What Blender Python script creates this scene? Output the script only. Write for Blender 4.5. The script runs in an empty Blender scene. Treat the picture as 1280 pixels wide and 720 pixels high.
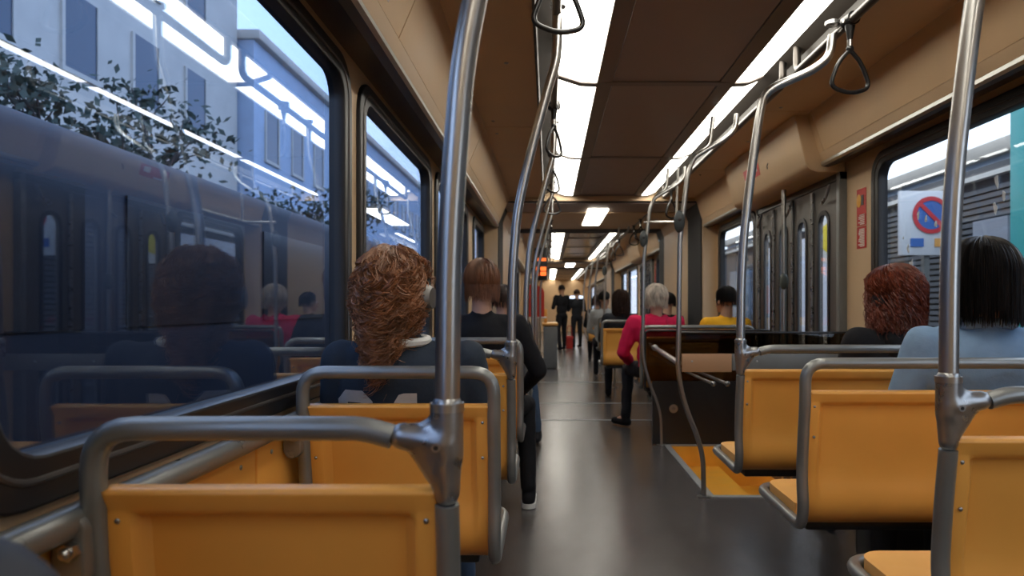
import bpy, bmesh, math, random
from mathutils import Vector, Matrix, noise
from mathutils.bvhtree import BVHTree
PI = math.pi
CH = 1.15                      # eye height of the photographer
sc = bpy.context.scene
COL = sc.collection
rnd = random.Random(7)

def P(X, y, H): return Vector((X, y, CH + H))

# ------------------------------------------------------------------ materials
MATS = {}
def mat(name, col, rough=.5, metal=0., spec=.5, noise_amt=0., noise_scale=8., bump=0., bump_scale=60., emit=None, estr=0., coat=0., stretch=(1,1,1)):
    m = bpy.data.materials.new(name); m.use_nodes = True
    nt = m.node_tree; b = nt.nodes['Principled BSDF']
    b.inputs['Base Color'].default_value = (*col, 1)
    b.inputs['Roughness'].default_value = rough
    b.inputs['Metallic'].default_value = metal
    b.inputs['Specular IOR Level'].default_value = spec
    b.inputs['Coat Weight'].default_value = coat
    tc = nt.nodes.new('ShaderNodeTexCoord')
    mp = nt.nodes.new('ShaderNodeMapping'); mp.inputs['Scale'].default_value = stretch
    nt.links.new(tc.outputs['Object'], mp.inputs['Vector'])
    if noise_amt > 0:
        n = nt.nodes.new('ShaderNodeTexNoise'); n.inputs['Scale'].default_value = noise_scale; n.inputs['Detail'].default_value = 6
        nt.links.new(mp.outputs[0], n.inputs['Vector'])
        r = nt.nodes.new('ShaderNodeMapRange'); r.inputs['From Min'].default_value = .3; r.inputs['From Max'].default_value = .7
        r.inputs['To Min'].default_value = 1-noise_amt; r.inputs['To Max'].default_value = 1+noise_amt
        nt.links.new(n.outputs['Fac'], r.inputs['Value'])
        mx = nt.nodes.new('ShaderNodeVectorMath'); mx.operation = 'SCALE'; mx.inputs[0].default_value = col
        nt.links.new(r.outputs[0], mx.inputs['Scale'])
        nt.links.new(mx.outputs[0], b.inputs['Base Color'])
        r2 = nt.nodes.new('ShaderNodeMapRange'); r2.inputs['From Min'].default_value = .3; r2.inputs['From Max'].default_value = .7
        r2.inputs['To Min'].default_value = max(0.02, rough-.07); r2.inputs['To Max'].default_value = min(1, rough+.07)
        nt.links.new(n.outputs['Fac'], r2.inputs['Value']); nt.links.new(r2.outputs[0], b.inputs['Roughness'])
    if bump > 0:
        n2 = nt.nodes.new('ShaderNodeTexNoise'); n2.inputs['Scale'].default_value = bump_scale; n2.inputs['Detail'].default_value = 4
        nt.links.new(mp.outputs[0], n2.inputs['Vector'])
        bp = nt.nodes.new('ShaderNodeBump'); bp.inputs['Strength'].default_value = bump; bp.inputs['Distance'].default_value = .01
        nt.links.new(n2.outputs['Fac'], bp.inputs['Height']); nt.links.new(bp.outputs[0], b.inputs['Normal'])
    if emit:
        b.inputs['Emission Color'].default_value = (*emit, 1); b.inputs['Emission Strength'].default_value = estr
    MATS[name] = m
    return m

TAN = mat('tan_plastic', (.62,.445,.27), .45, noise_amt=.05, noise_scale=3)
TAN_D = mat('tan_ceiling_plastic', (.62,.42,.235), .5, noise_amt=.05, noise_scale=3)
ORANGE = mat('orange_plastic', (.80,.37,.068), .38, noise_amt=.05, noise_scale=4, coat=.08)
ORANGE_L = mat('orange_seat_plastic', (.80,.42,.12), .42, noise_amt=.04, noise_scale=5)
YELLOW = mat('yellow_step', (.90,.42,.04), .5, noise_amt=.06)
FRAME = mat('grey_coated_steel', (.235,.24,.23), .33, metal=.55, noise_amt=.08, noise_scale=12)
STEEL = mat('brushed_steel', (.50,.49,.47), .30, metal=1)
CAST = mat('cast_steel', (.34,.34,.34), .3, metal=.9, noise_amt=.1, noise_scale=25)
SILVER = mat('silver_trim', (.55,.55,.52), .3, metal=.9)
BROWN = mat('brown_ceiling_panel', (.36,.27,.23), .42, noise_amt=.06)
BROWN_B = mat('brown_ceiling_beam', (.20,.16,.135), .35)
CHAN = mat('dark_channel', (.045,.038,.032), .5)
TRIMG = mat('floor_trim', (.36,.36,.35), .4, metal=.3)
DKGLOSS = mat('dark_glossy_panel', (.05,.05,.052), .16)
COVE = mat('dark_cove_metal', (.10,.09,.085), .28, metal=.5)
RUBBER = mat('black_rubber', (.012,.012,.014), .38)
BLACKP = mat('black_plastic', (.015,.015,.016), .3)
BELLOWS = mat('bellows_black', (.012,.014,.018), .7)
GREYP = mat('grey_panel', (.16,.165,.16), .4, noise_amt=.08)
DOORM = mat('door_metal', (.16,.15,.14), .42, metal=.6, noise_amt=.03, noise_scale=3)
RED = mat('red_sticker', (.50,.02,.015), .4)
WHITE = mat('white_print', (.75,.73,.68), .5)
LAMP = mat('lamp_diffuser', (.9,.9,.88), .4, emit=(1,.95,.835), estr=6.2)
SKIN = mat('skin', (.58,.34,.24), .5, noise_amt=.06, noise_scale=30)
SKIN2 = mat('skin_tan', (.40,.22,.14), .5, noise_amt=.06, noise_scale=30)
LIPS = mat('lips', (.42,.13,.11), .45)
EYEW = mat('eye_white', (.8,.8,.78), .2)
PUPIL = mat('pupil', (.02,.015,.01), .15)
def cloth(name, col, **k): return mat(name, col, .85, spec=.25, noise_amt=.10, noise_scale=9, bump=.25, bump_scale=35, **k)
NAVY = cloth('navy_jersey', (.026,.036,.052)); BLACKC = cloth('black_cloth', (.008,.008,.010))
PINK = cloth('crimson_jacket', (.58,.012,.075)); YEL = cloth('yellow_cloth', (.78,.40,.02))
BLAZER = cloth('light_blue_cloth', (.20,.31,.46)); GREYC = cloth('pale_grey_cloth', (.42,.45,.47))
DENIM = cloth('blue_denim', (.045,.075,.13)); DARKC = cloth('charcoal_cloth', (.02,.022,.028)); WHITEC = cloth('white_cloth', (.7,.7,.68))
CREAMC = cloth('cream_print', (.55,.51,.46))
def hairm(name, col): return mat(name, col, .42, spec=.5, noise_amt=.45, noise_scale=28, stretch=(1,1,.35))
AUBURN = hairm('auburn_hair', (.26,.105,.042)); AUBURN2 = hairm('copper_hair', (.15,.058,.024)); REDH = hairm('dyed_red_hair', (.15,.032,.014))
BLACKH = hairm('black_hair', (.010,.008,.008)); GREYH = hairm('grey_hair', (.52,.46,.40)); BROWNH = hairm('dark_brown_hair', (.028,.013,.009))

# floor material: speckled, worn dark rubber
FLOORM = bpy.data.materials.new('dark_vinyl_floor'); FLOORM.use_nodes = True
nt = FLOORM.node_tree; b = nt.nodes['Principled BSDF']
tc = nt.nodes.new('ShaderNodeTexCoord')
n1 = nt.nodes.new('ShaderNodeTexNoise'); n1.inputs['Scale'].default_value = 2.2; n1.inputs['Detail'].default_value = 3
n3 = nt.nodes.new('ShaderNodeTexNoise'); n3.inputs['Scale'].default_value = 160
mp = nt.nodes.new('ShaderNodeMapping'); mp.inputs['Scale'].default_value = (1, .5, 1)
nt.links.new(tc.outputs['Object'], mp.inputs[0]); nt.links.new(mp.outputs[0], n1.inputs['Vector']); nt.links.new(tc.outputs['Object'], n3.inputs['Vector'])
cr = nt.nodes.new('ShaderNodeValToRGB'); cr.color_ramp.elements[0].position = .3; cr.color_ramp.elements[1].position = .72
cr.color_ramp.elements[0].color = (.078,.068,.064,1); cr.color_ramp.elements[1].color = (.105,.093,.087,1)
nt.links.new(n1.outputs['Fac'], cr.inputs[0])
mxs = nt.nodes.new('ShaderNodeMix'); mxs.data_type = 'RGBA'; mxs.blend_type = 'MULTIPLY'; mxs.inputs['Factor'].default_value = .35
nt.links.new(cr.outputs[0], mxs.inputs['A']); nt.links.new(n3.outputs['Fac'], mxs.inputs['B'])
nt.links.new(mxs.outputs['Result'], b.inputs['Base Color'])
mr = nt.nodes.new('ShaderNodeMapRange'); mr.inputs['To Min'].default_value = .22; mr.inputs['To Max'].default_value = .29
nt.links.new(n1.outputs['Fac'], mr.inputs['Value']); nt.links.new(mr.outputs[0], b.inputs['Roughness'])
bp = nt.nodes.new('ShaderNodeBump'); bp.inputs['Strength'].default_value = .12; bp.inputs['Distance'].default_value = .004
nt.links.new(n3.outputs['Fac'], bp.inputs['Height']); nt.links.new(bp.outputs[0], b.inputs['Normal'])

def glassmat(name, tint, ior=1.6, boost=1.0):
    m = bpy.data.materials.new(name); m.use_nodes = True; nt = m.node_tree
    nt.nodes.remove(nt.nodes['Principled BSDF']); out = nt.nodes['Material Output']
    tr = nt.nodes.new('ShaderNodeBsdfTransparent'); tr.inputs[0].default_value = (*tint, 1)
    gl = nt.nodes.new('ShaderNodeBsdfGlossy'); gl.inputs['Roughness'].default_value = .015; gl.inputs['Color'].default_value = (.9,.95,1,1)
    lw = nt.nodes.new('ShaderNodeLayerWeight'); lw.inputs['Blend'].default_value = .5
    pw = nt.nodes.new('ShaderNodeMath'); pw.operation = 'POWER'; pw.inputs[1].default_value = 4.0
    mu = nt.nodes.new('ShaderNodeMath'); mu.operation = 'MULTIPLY_ADD'; mu.inputs[1].default_value = boost; mu.inputs[2].default_value = ior; mu.use_clamp = True
    nt.links.new(lw.outputs['Facing'], pw.inputs[0]); nt.links.new(pw.outputs[0], mu.inputs[0])
    mx = nt.nodes.new('ShaderNodeMixShader')
    nt.links.new(mu.outputs[0], mx.inputs[0]); nt.links.new(tr.outputs[0], mx.inputs[1]); nt.links.new(gl.outputs[0], mx.inputs[2])
    nt.links.new(mx.outputs[0], out.inputs[0]); return m
GLASS_L = glassmat('window_glass_double', (.66,.78,.97), .075, .75)
GLASS_R = glassmat('window_glass', (.90,.94,.98), .035, .7)
GLASS_DK = glassmat('smoked_glass', (.42,.36,.28), .03, .5)

# ------------------------------------------------------------------ mesh helpers
def mesh_obj(name, me, m, parent=None, smooth=None):
    o = bpy.data.objects.new(name, me); COL.objects.link(o)
    if m is not None and len(me.materials) == 0: me.materials.append(m)
    if parent is not None: o.parent = parent
    if smooth is not None and smooth:
        for p in me.polygons: p.use_smooth = True
    return o
def bm_obj(name, bm, m, parent=None, smooth=False, recalc=True):
    if recalc: bmesh.ops.recalc_face_normals(bm, faces=bm.faces)
    me = bpy.data.meshes.new(name); bm.to_mesh(me); bm.free()
    if smooth:
        for p in me.polygons: p.use_smooth = True
        try: me.set_sharp_from_angle(angle=math.radians(40))
        except Exception: pass
    return mesh_obj(name, me, m, parent)
def tag(o, label=None, cat=None, group=None, kind=None):
    if label: o['label'] = label
    if cat: o['category'] = cat
    if group: o['group'] = group
    if kind: o['kind'] = kind
    return o
def empty(name, loc, rz=0, label=None, cat=None, group=None, kind=None):
    o = bpy.data.objects.new(name, None); COL.objects.link(o); o.location = loc; o.rotation_euler = (0,0,rz)
    o.empty_display_size = .1
    return tag(o, label, cat, group, kind)
def copy_tree(o, parent=None):
    c = o.copy(); COL.objects.link(c)
    if parent is not None: c.parent = parent
    for ch in [x for x in bpy.data.objects if x.parent == o]: copy_tree(ch, c)
    return c
def add_box(bm, x0, x1, y0, y1, z0, z1, bev=0, seg=2):
    vs = [bm.verts.new((x, y, z)) for x in (x0,x1) for y in (y0,y1) for z in (z0,z1)]
    fs = [bm.faces.new([vs[i] for i in f]) for f in ((0,1,3,2),(4,6,7,5),(0,4,5,1),(2,3,7,6),(0,2,6,4),(1,5,7,3))]
    if bev > 0:
        es = list({e for f in fs for e in f.edges})
        bmesh.ops.bevel(bm, geom=es, offset=bev, segments=seg, affect='EDGES', profile=.5)
def box(name, x0, x1, y0, y1, z0, z1, m, parent=None, bev=0, seg=2):
    bm = bmesh.new(); add_box(bm, min(x0,x1), max(x0,x1), min(y0,y1), max(y0,y1), min(z0,z1), max(z0,z1), bev, seg)
    return bm_obj(name, bm, m, parent, smooth=bev > 0)
def fillet(pts, r, n=6, cyclic=False):
    pts = [Vector(p) for p in pts]; out = []; N = len(pts)
    for i, p in enumerate(pts):
        if not cyclic and i in (0, N-1): out.append(p); continue
        a = pts[i-1]; c = pts[(i+1) % N]
        d1 = (a-p); d2 = (c-p); l1 = d1.length; l2 = d2.length
        ri = r[i] if isinstance(r, (list, tuple)) else r
        q = min(ri, l1*.48, l2*.48)
        if q < 1e-5: out.append(p); continue
        A = p + d1/l1*q; B = p + d2/l2*q
        for k in range(n+1):
            t = k/n; out.append(A*(1-t)**2 + p*2*t*(1-t) + B*t*t)
    return out
def add_tube(bm, pts, r, sides=12, cyclic=False, caps=True, flat=1.0, up=None):
    """round tube through pts; r number or list"""
    pts = [Vector(p) for p in pts]; N = len(pts)
    R = r if isinstance(r, (list, tuple)) else [r]*N
    T = []
    for i in range(N):
        a = pts[i-1] if (i > 0 or cyclic) else pts[i]
        c = pts[(i+1) % N] if (i < N-1 or cyclic) else pts[i]
        t = (c-a); T.append(t.normalized() if t.length > 1e-9 else Vector((0,0,1)))
    n = T[0].orthogonal().normalized() if up is None else (Vector(up) - T[0]*Vector(up).dot(T[0])).normalized()
    rings = []; first = n.copy()
    for i in range(N):
        n = (n - T[i]*n.dot(T[i]))
        n = n.normalized() if n.length > 1e-6 else T[i].orthogonal().normalized()
        bn = T[i].cross(n)
        rings.append([bm.verts.new(pts[i] + (n*math.cos(2*PI*k/sides) + bn*math.sin(2*PI*k/sides)*flat)*R[i]) for k in range(sides)])
    off = 0
    if cyclic:
        best = 1e9
        for s in range(sides):
            d = (rings[-1][0].co - rings[0][s].co).length
            # compare after one segment
            if d < best: best = d; off = s
    for i in range(N - (0 if cyclic else 1)):
        A = rings[i]; B = rings[(i+1) % N]; o = off if (cyclic and i == N-1) else 0
        for k in range(sides):
            bm.faces.new((A[k], A[(k+1) % sides], B[(k+1+o) % sides], B[(k+o) % sides]))
    if not cyclic and caps:
        bm.faces.new(rings[0][::-1]); bm.faces.new(rings[-1])
def tube(name, pts, r, m, parent=None, sides=12, cyclic=False, flat=1.0):
    bm = bmesh.new(); add_tube(bm, pts, r, sides, cyclic, True, flat); return bm_obj(name, bm, m, parent, smooth=True)
def add_cyl(bm, a, b, r, sides=16, r2=None): add_tube(bm, [a, b], [r, r if r2 is None else r2], sides)
def cyl(name, a, b, r, m, parent=None, sides=20, r2=None):
    bm = bmesh.new(); add_cyl(bm, a, b, r, sides, r2); return bm_obj(name, bm, m, parent, smooth=True)
def add_ell(bm, c, rad, seg=16, rings=10, M=None):
    g = bmesh.ops.create_uvsphere(bm, u_segments=seg, v_segments=rings, radius=1)
    X = Matrix.Translation(Vector(c)) @ (M or Matrix.Identity(4)) @ Matrix.Diagonal((*rad, 1))
    bmesh.ops.transform(bm, matrix=X, verts=g['verts'])
def ell(name, c, rad, m, parent=None, M=None, seg=16, rings=10):
    bm = bmesh.new(); add_ell(bm, c, rad, seg, rings, M); return bm_obj(name, bm, m, parent, smooth=True)
def strip(name, prof, y0, y1, m, parent=None, th=.012, out=(0,0)):
    """profile polyline [(X,H)] extruded along y, with real thickness away from the cabin"""
    bm = bmesh.new()
    A = [bm.verts.new(P(x, y0, h)) for x, h in prof]; B = [bm.verts.new(P(x, y1, h)) for x, h in prof]
    N = len(prof)
    C_ = (.58, .4)
    nor = []
    for i in range(N):
        a = Vector(prof[max(i-1,0)]); c = Vector(prof[min(i+1,N-1)]); t = (c-a).normalized(); n = Vector((-t.y, t.x))
        if n.dot(Vector(prof[i]) - Vector(C_)) < 0: n = -n
        nor.append(n*th)
    A2 = [bm.verts.new(P(x+nor[i].x, y0, h+nor[i].y)) for i, (x, h) in enumerate(prof)]
    B2 = [bm.verts.new(P(x+nor[i].x, y1, h+nor[i].y)) for i, (x, h) in enumerate(prof)]
    for i in range(N-1):
        bm.faces.new((A[i], A[i+1], B[i+1], B[i])); bm.faces.new((A2[i], B2[i], B2[i+1], A2[i+1]))
        bm.faces.new((A[i], A2[i], A2[i+1], A[i+1])); bm.faces.new((B[i], B[i+1], B2[i+1], B2[i]))
    bm.faces.new((A[0], B[0], B2[0], A2[0])); bm.faces.new((A[-1], A2[-1], B2[-1], B[-1]))
    return bm_obj(name, bm, m, parent)
def rrect(x0, x1, y0, y1, r, n=6):
    """rounded rectangle outline; r number or 4 radii (bl, br, tr, tl)"""
    r = r if isinstance(r, (list, tuple)) else [r]*4
    pts = []
    for (cx, cy, a, q) in ((x0, y0, PI, r[0]), (x1, y0, 1.5*PI, r[1]), (x1, y1, 0, r[2]), (x0, y1, .5*PI, r[3])):
        sx = 1 if cx == x0 else -1; sy = 1 if cy == y0 else -1
        ox, oy = cx+sx*q, cy+sy*q
        if q < 1e-5: pts.append((cx, cy)); continue
        for k in range(n+1):
            t = a + .5*PI*k/n; pts.append((ox+q*math.cos(t), oy+q*math.sin(t)))
    return pts
def plate(name, loops, th, M, m, parent=None, bev=0):
    """2-D outline with holes, thickness th, placed by matrix M (local z = thickness axis, starting at 0)"""
    cu = bpy.data.curves.new(name, 'CURVE'); cu.dimensions = '2D'; cu.fill_mode = 'BOTH'; cu.extrude = th/2
    if bev: cu.bevel_depth = bev; cu.bevel_resolution = 1
    for lp in loops:
        s = cu.splines.new('POLY'); s.points.add(len(lp)-1); s.use_cyclic_u = True
        for i, (x, y) in enumerate(lp): s.points[i].co = (x, y, 0, 1)
    t = bpy.data.objects.new('tmp', cu); COL.objects.link(t)
    dg = bpy.context.evaluated_depsgraph_get(); dg.update()
    me = bpy.data.meshes.new_from_object(t.evaluated_get(dg)); bpy.data.objects.remove(t); bpy.data.curves.remove(cu)
    me.transform(M @ Matrix.Translation((0,0,th/2))); me.name = name
    me.materials.clear()
    if bev:
        for p in me.polygons: p.use_smooth = True
        me.set_sharp_from_angle(angle=math.radians(25))
    else:
        for p in me.polygons: p.use_smooth = False
    return mesh_obj(name, me, m, parent)
# plane facing +-X: local (u,v) -> (y, z);  plane facing y: local (u,v) -> (x,z)
def MX(X): return Matrix(((0,0,1,X),(1,0,0,0),(0,1,0,CH),(0,0,0,1)))     # u=y, v=H, thickness towards +X
def MY(y): return Matrix(((1,0,0,0),(0,0,1,y),(0,1,0,CH),(0,0,0,1)))      # u=x, v=H, thickness towards +y

def union(name, prims, m, parent=None, voxel=.012, smooth=6, fold=0., fscale=9., link=True):
    bm = bmesh.new()
    for p in prims:
        if p[0] == 'c':
            a, b_ = Vector(p[1]), Vector(p[2]); ra = p[3]; rb = p[4] if len(p) > 4 else ra
            d = (b_-a); L = d.length; q = d.to_track_quat('Z', 'Y').to_matrix().to_4x4()
            pts = []; n = 5
            prof = [(ra*math.sin(.5*PI*k/n), -ra*math.cos(.5*PI*k/n)) for k in range(n+1)] + [(rb*math.cos(.5*PI*k/n), L+rb*math.sin(.5*PI*k/n)) for k in range(n+1)]
            rings = []
            for (rr, z) in prof:
                if rr < 1e-5: rings.append([bm.verts.new(a + q @ Vector((0,0,z)))])
                else: rings.append([bm.verts.new(a + q @ Vector((rr*math.cos(2*PI*k/16), rr*math.sin(2*PI*k/16), z))) for k in range(16)])
            for A, B in zip(rings, rings[1:]):
                for k in range(16):
                    f = [A[k % len(A)], A[(k+1) % len(A)], B[(k+1) % len(B)], B[k % len(B)]]
                    u = []
                    for v in f:
                        if v not in u: u.append(v)
                    if len(u) > 2: bm.faces.new(u)
        elif p[0] == 'e':
            add_ell(bm, p[1], p[2], 20, 14, p[3] if len(p) > 3 else None)
        elif p[0] == 'b':
            add_box(bm, *p[1:7])
    bmesh.ops.recalc_face_normals(bm, faces=bm.faces)
    me = bpy.data.meshes.new('tmpm'); bm.to_mesh(me); bm.free()
    t = bpy.data.objects.new('tmp', me); COL.objects.link(t)
    r = t.modifiers.new('r', 'REMESH'); r.mode = 'VOXEL'; r.voxel_size = voxel; r.use_smooth_shade = True
    if smooth: s = t.modifiers.new('s', 'SMOOTH'); s.factor = .5; s.iterations = smooth
    dg = bpy.context.evaluated_depsgraph_get(); dg.update()
    me2 = bpy.data.meshes.new_from_object(t.evaluated_get(dg)); bpy.data.objects.remove(t); bpy.data.meshes.remove(me)
    me2.name = name
    if fold:
        ns = [v.normal.copy() for v in me2.vertices]
        for v, n in zip(me2.vertices, ns):
            c = v.co
            w = noise.noise(Vector((c.x*fscale, c.y*fscale, c.z*fscale*.6))) + .5*noise.noise(Vector((c.x*fscale*2.3+7, c.y*fscale*2.3, c.z*fscale*1.5)))
            ridge = 1-abs(noise.noise(Vector((c.x*fscale*.8+3, c.y*fscale*.8, c.z*fscale*1.3)))*2.2)
            v.co = c + n*(fold*w + fold*.7*(ridge-.5))
    for p in me2.polygons: p.use_smooth = True
    me2.materials.clear()
    return mesh_obj(name, me2, m, parent)

# ------------------------------------------------------------------ tram shell
XL, XR = -.72, 1.86
WB, WT = -.262, .85
sect = [(-1.3, 7.5), (10.4, 17.6), (20.4, 31.0)]
wn = [0]; tn = [0]; cn = [0]
def S(o): o['kind'] = 'structure'; return o
def trim(*a, **k):
    tn[0] += 1; return S(strip('trim_%d' % tn[0], *a, **k))
def window(side, y0, y1, h0=WB, h1=WT, r=.12, near_marks=False):
    """outer frame y0..y1; returns outline loop for the wall hole"""
    wn[0] += 1
    fw, bw = .065, .05
    X = XL if side == 'l' else XR
    lp = rrect(y0, y1, h0, h1, r)
    g = rrect(y0+fw, y1-fw, h0+bw, h1-bw, r*.75)
    w = empty('window_%d' % wn[0], P(X, (y0+y1)/2, (h0+h1)/2)); w['kind'] = 'structure'
    Mi = Matrix.Translation(-Vector(w.location))
    if side == 'l': fr = plate('window_frame', [rrect(y0-.012,y1+.012,h0-.012,h1+.012,r+.012), g], .045, Mi @ MX(X-.035), RUBBER, w, bev=.006)
    else: fr = plate('window_frame', [rrect(y0-.012,y1+.012,h0-.012,h1+.012,r+.012), g], .045, Mi @ MX(X-.01), RUBBER, w, bev=.006)
    s = -1 if side == 'l' else 1
    gl = plate('glass_pane', [rrect(y0+fw-.01, y1-fw+.01, h0+bw-.01, h1-bw+.01, r*.75)], .004, Mi @ MX(X+s*.022-.002), GLASS_L if side == 'l' else GLASS_R, w)
    bm = bmesh.new(); q = rrect(y0+.026, y1-.026, h0+.022, h1-.022, r*.9, 8)
    add_tube(bm, [Vector((X-s*.014, u, CH+v)) - Vector(w.location) for u, v in q], .006, 8, cyclic=True)
    bm_obj('rubber_seal', bm, COVE, w, smooth=True)
    return lp
def section(i, y0, y1, winl, winr, doors):
    L = []; R = []
    for (a, c) in winl: L.append(window('l', a, c))
    for (a, c) in winr: R.append(window('r', a, c))
    hl = [[(y0,-1.15),(y1,-1.15),(y1,1.0),(y0,1.0)]] + L
    S(plate('wall_left' if i == 0 else 'wall_left_%d' % (i+1), hl, .05, MX(XL-.05), TAN))
    # right wall, notched for doors
    out = [(y0,-1.15)]
    for (a, c) in doors: out += [(a,-1.15),(a,.84),(c,.84),(c,-1.15)]
    out += [(y1,-1.15),(y1,1.0),(y0,1.0)]
    S(plate('wall_right' if i == 0 else 'wall_right_%d' % (i+1), [out] + R, .05, MX(XR), TAN))
    cen = BROWN if i == 0 else (DKGLOSS if i == 1 else TAN_D)
    # coves over the windows
    trim([(XL,.905),(-.60,.872),(-.565,.875)], y0, y1, COVE); trim([(-.565,.875),(-.552,.885),(-.552,.902)], y0, y1, SILVER)
    trim([(XR,.905),(1.745,.872),(1.715,.875)], y0, y1, COVE); trim([(1.715,.875),(1.702,.885),(1.702,.902)], y0, y1, SILVER)
    trim([(-.558,.906),(-.535,.955)], y0, y1, TAN, th=.01); trim([(1.708,.906),(1.69,.955)], y0, y1, TAN, th=.01)
    if i == 0:
        segs = [(-1.3,.3),(.31,2.42),(2.43,4.55),(4.56,7.5)]
    else: segs = [(y0, y1)]
    for (a, c) in segs:
        trim([(-.535,.957),(-.43,1.20)], a, c, TAN_D, th=.01)
        trim([(-.43,1.201),(-.055,1.20)], a, c, TAN_D, th=.01)
    for (a, c) in ([(-1.3,4.18),(4.19,5.98),(5.99,7.5)] if i == 0 else [(y0,y1)]):
        trim([(1.69,.957),(1.615,1.20)], a, c, TAN_D, th=.01)
        trim([(1.615,1.201),(1.25,1.20)], a, c, TAN_D, th=.01)
    trim([(-.055,1.19),(-.05,1.235),(.05,1.27)], y0, y1, CHAN); trim([(1.25,1.19),(1.245,1.235),(1.17,1.27)], y0, y1, CHAN)
    trim([(.262,1.212),(.345,1.222)], y0, y1, BROWN_B); trim([(1.012,1.212),(.935,1.222)], y0, y1, BROWN_B)
    # central panels, one per bay
    bays = [-1.3,0,1.87,3.73,5.6,7.5] if i == 0 else [y0 + (y1-y0)*k/4 for k in range(5)]
    for a, c in zip(bays, bays[1:]):
        cn[0] += 1
        S(strip('ceiling_%d' % cn[0], [(.352,1.226),(.928,1.226)], a+.006, c-.006, cen))
        lm = empty('ceiling_light', P(.16, (a+c)/2, 1.24), 0, LBL_L[cn[0]-1], 'light', 'left row of ceiling light panels')
        o = strip('light_diffuser', [(.052,1.262),(.175,1.222),(.260,1.220)], a+.03, c-.03, LAMP, th=.006); o.parent = lm; o.matrix_parent_inverse = Matrix.Translation(-lm.location)
        o = strip('light_housing', [(.045,1.272),(.175,1.234),(.265,1.232)], a+.005, c-.005, BROWN_B, th=.02); o.parent = lm; o.matrix_parent_inverse = Matrix.Translation(-lm.location)
        lm = empty('ceiling_light', P(1.09, (a+c)/2, 1.24), 0, LBL_R[cn[0]-1], 'light', 'right row of ceiling light panels')
        o = strip('light_diffuser', [(1.014,1.220),(1.085,1.222),(1.168,1.258)], a+.03, c-.03, LAMP, th=.006); o.parent = lm; o.matrix_parent_inverse = Matrix.Translation(-lm.location)
        o = strip('light_housing', [(1.01,1.232),(1.085,1.234),(1.175,1.268)], a+.005, c-.005, BROWN_B, th=.02); o.parent = lm; o.matrix_parent_inverse = Matrix.Translation(-lm.location)
        tn[0] += 1
        bm = bmesh.new()
        pts = [(.05,1.255),(.175,1.216),(.262,1.212),(.345,1.218),(.935,1.218),(1.012,1.212),(1.085,1.216),(1.17,1.25)]
        A = [[bm.verts.new(P(x, c+dy, h+dh)) for x, h in pts] for dy, dh in ((-.03,0),(.03,0),(.03,.03),(-.03,.03))]
        for k in range(4):
            for j in range(len(pts)-1): bm.faces.new((A[k][j], A[k][j+1], A[(k+1)%4][j+1], A[(k+1)%4][j]))
        for j in (0, -1): bm.faces.new([A[k][j] for k in range(4)])
        S(bm_obj('trim_%d' % tn[0], bm, BROWN_B))
_pos = ['behind the camera side','nearest the camera','second along from the camera','third along from the camera','fourth along, last before the joint']
LBL_L = ['long ceiling light panel of the left row, '+s for s in _pos] + ['far ceiling light panel of the left row, second section, bay '+s for s in ('one','two','three','four')] + ['tiny ceiling light panel of the left row, third section, bay '+s for s in ('one','two','three','four')]
LBL_R = [s.replace('left row','right row') for s in LBL_L]

section(0, -1.3, 7.5, [(-1.2,.70),(.80,2.42),(2.56,4.10),(4.28,5.96),(6.42,7.42)], [(-1.0,1.72),(1.84,3.88),(6.08,7.40)], [(4.24,5.95)])
section(1, 10.4, 17.6, [(10.6,12.3),(12.5,14.2),(14.4,16.1)], [(14.2,15.8),(16.1,17.3),(10.55,11.7)], [(12.0,13.5)])
section(2, 20.4, 31.0, [(20.8,23.5),(24,27)], [(27.5,30)], [(21.6,26.6)])

# floor with the stair pit cut out
S(plate('floor', [[(-.80,-1.3),(1.95,-1.3),(1.95,31.2),(-.80,31.2)], [(1.0,4.12),(1.95-.001,4.12),(1.95-.001,5.62),(1.0,5.62)]], .05, Matrix(((1,0,0,0),(0,1,0,0),(0,0,1,-.05),(0,0,0,1))), FLOORM))
for y in (6.88, 8.08, 10.3):
    tn[0] += 1; S(box('trim_%d' % tn[0], XL, XR, y-.012, y+.012, -.002, .003, TRIMG))
tn[0] += 1; S(box('trim_%d' % tn[0], .955, 1.0, 4.08, 5.66, -.004, .006, TRIMG))
tn[0] += 1; S(box('trim_%d' % tn[0], 1.0, 1.84, 4.08, 4.125, -.004, .006, TRIMG))
tn[0] += 1; S(box('trim_%d' % tn[0], 1.0, 1.84, 5.615, 5.65, -.004, .006, TRIMG))
st = empty('door_step', (1.4, 4.87, -.3), 0, 'bright yellow step well sunk in the floor before the folding door', 'step')
def lo(o, par): o.parent = par; o.matrix_parent_inverse = Matrix.Translation(-Vector(par.location)); return o
lo(box('tread', 1.0, 1.40, 4.125, 5.615, -.20, -.17, YELLOW), st); lo(box('tread', 1.40, 1.98, 4.125, 5.615, -.36, -.33, YELLOW), st)
lo(box('riser', 1.39, 1.402, 4.125, 5.615, -.34, -.171, YELLOW), st)
lo(box('side_panel', 1.0, 1.98, 5.615, 5.63, -.36, -.006, YELLOW), st); lo(box('side_panel', 1.0, 1.98, 4.11, 4.125, -.36, -.006, YELLOW), st)
lo(box('side_panel', .985, 1.0, 4.125, 5.615, -.2, -.006, YELLOW), st)

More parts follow.
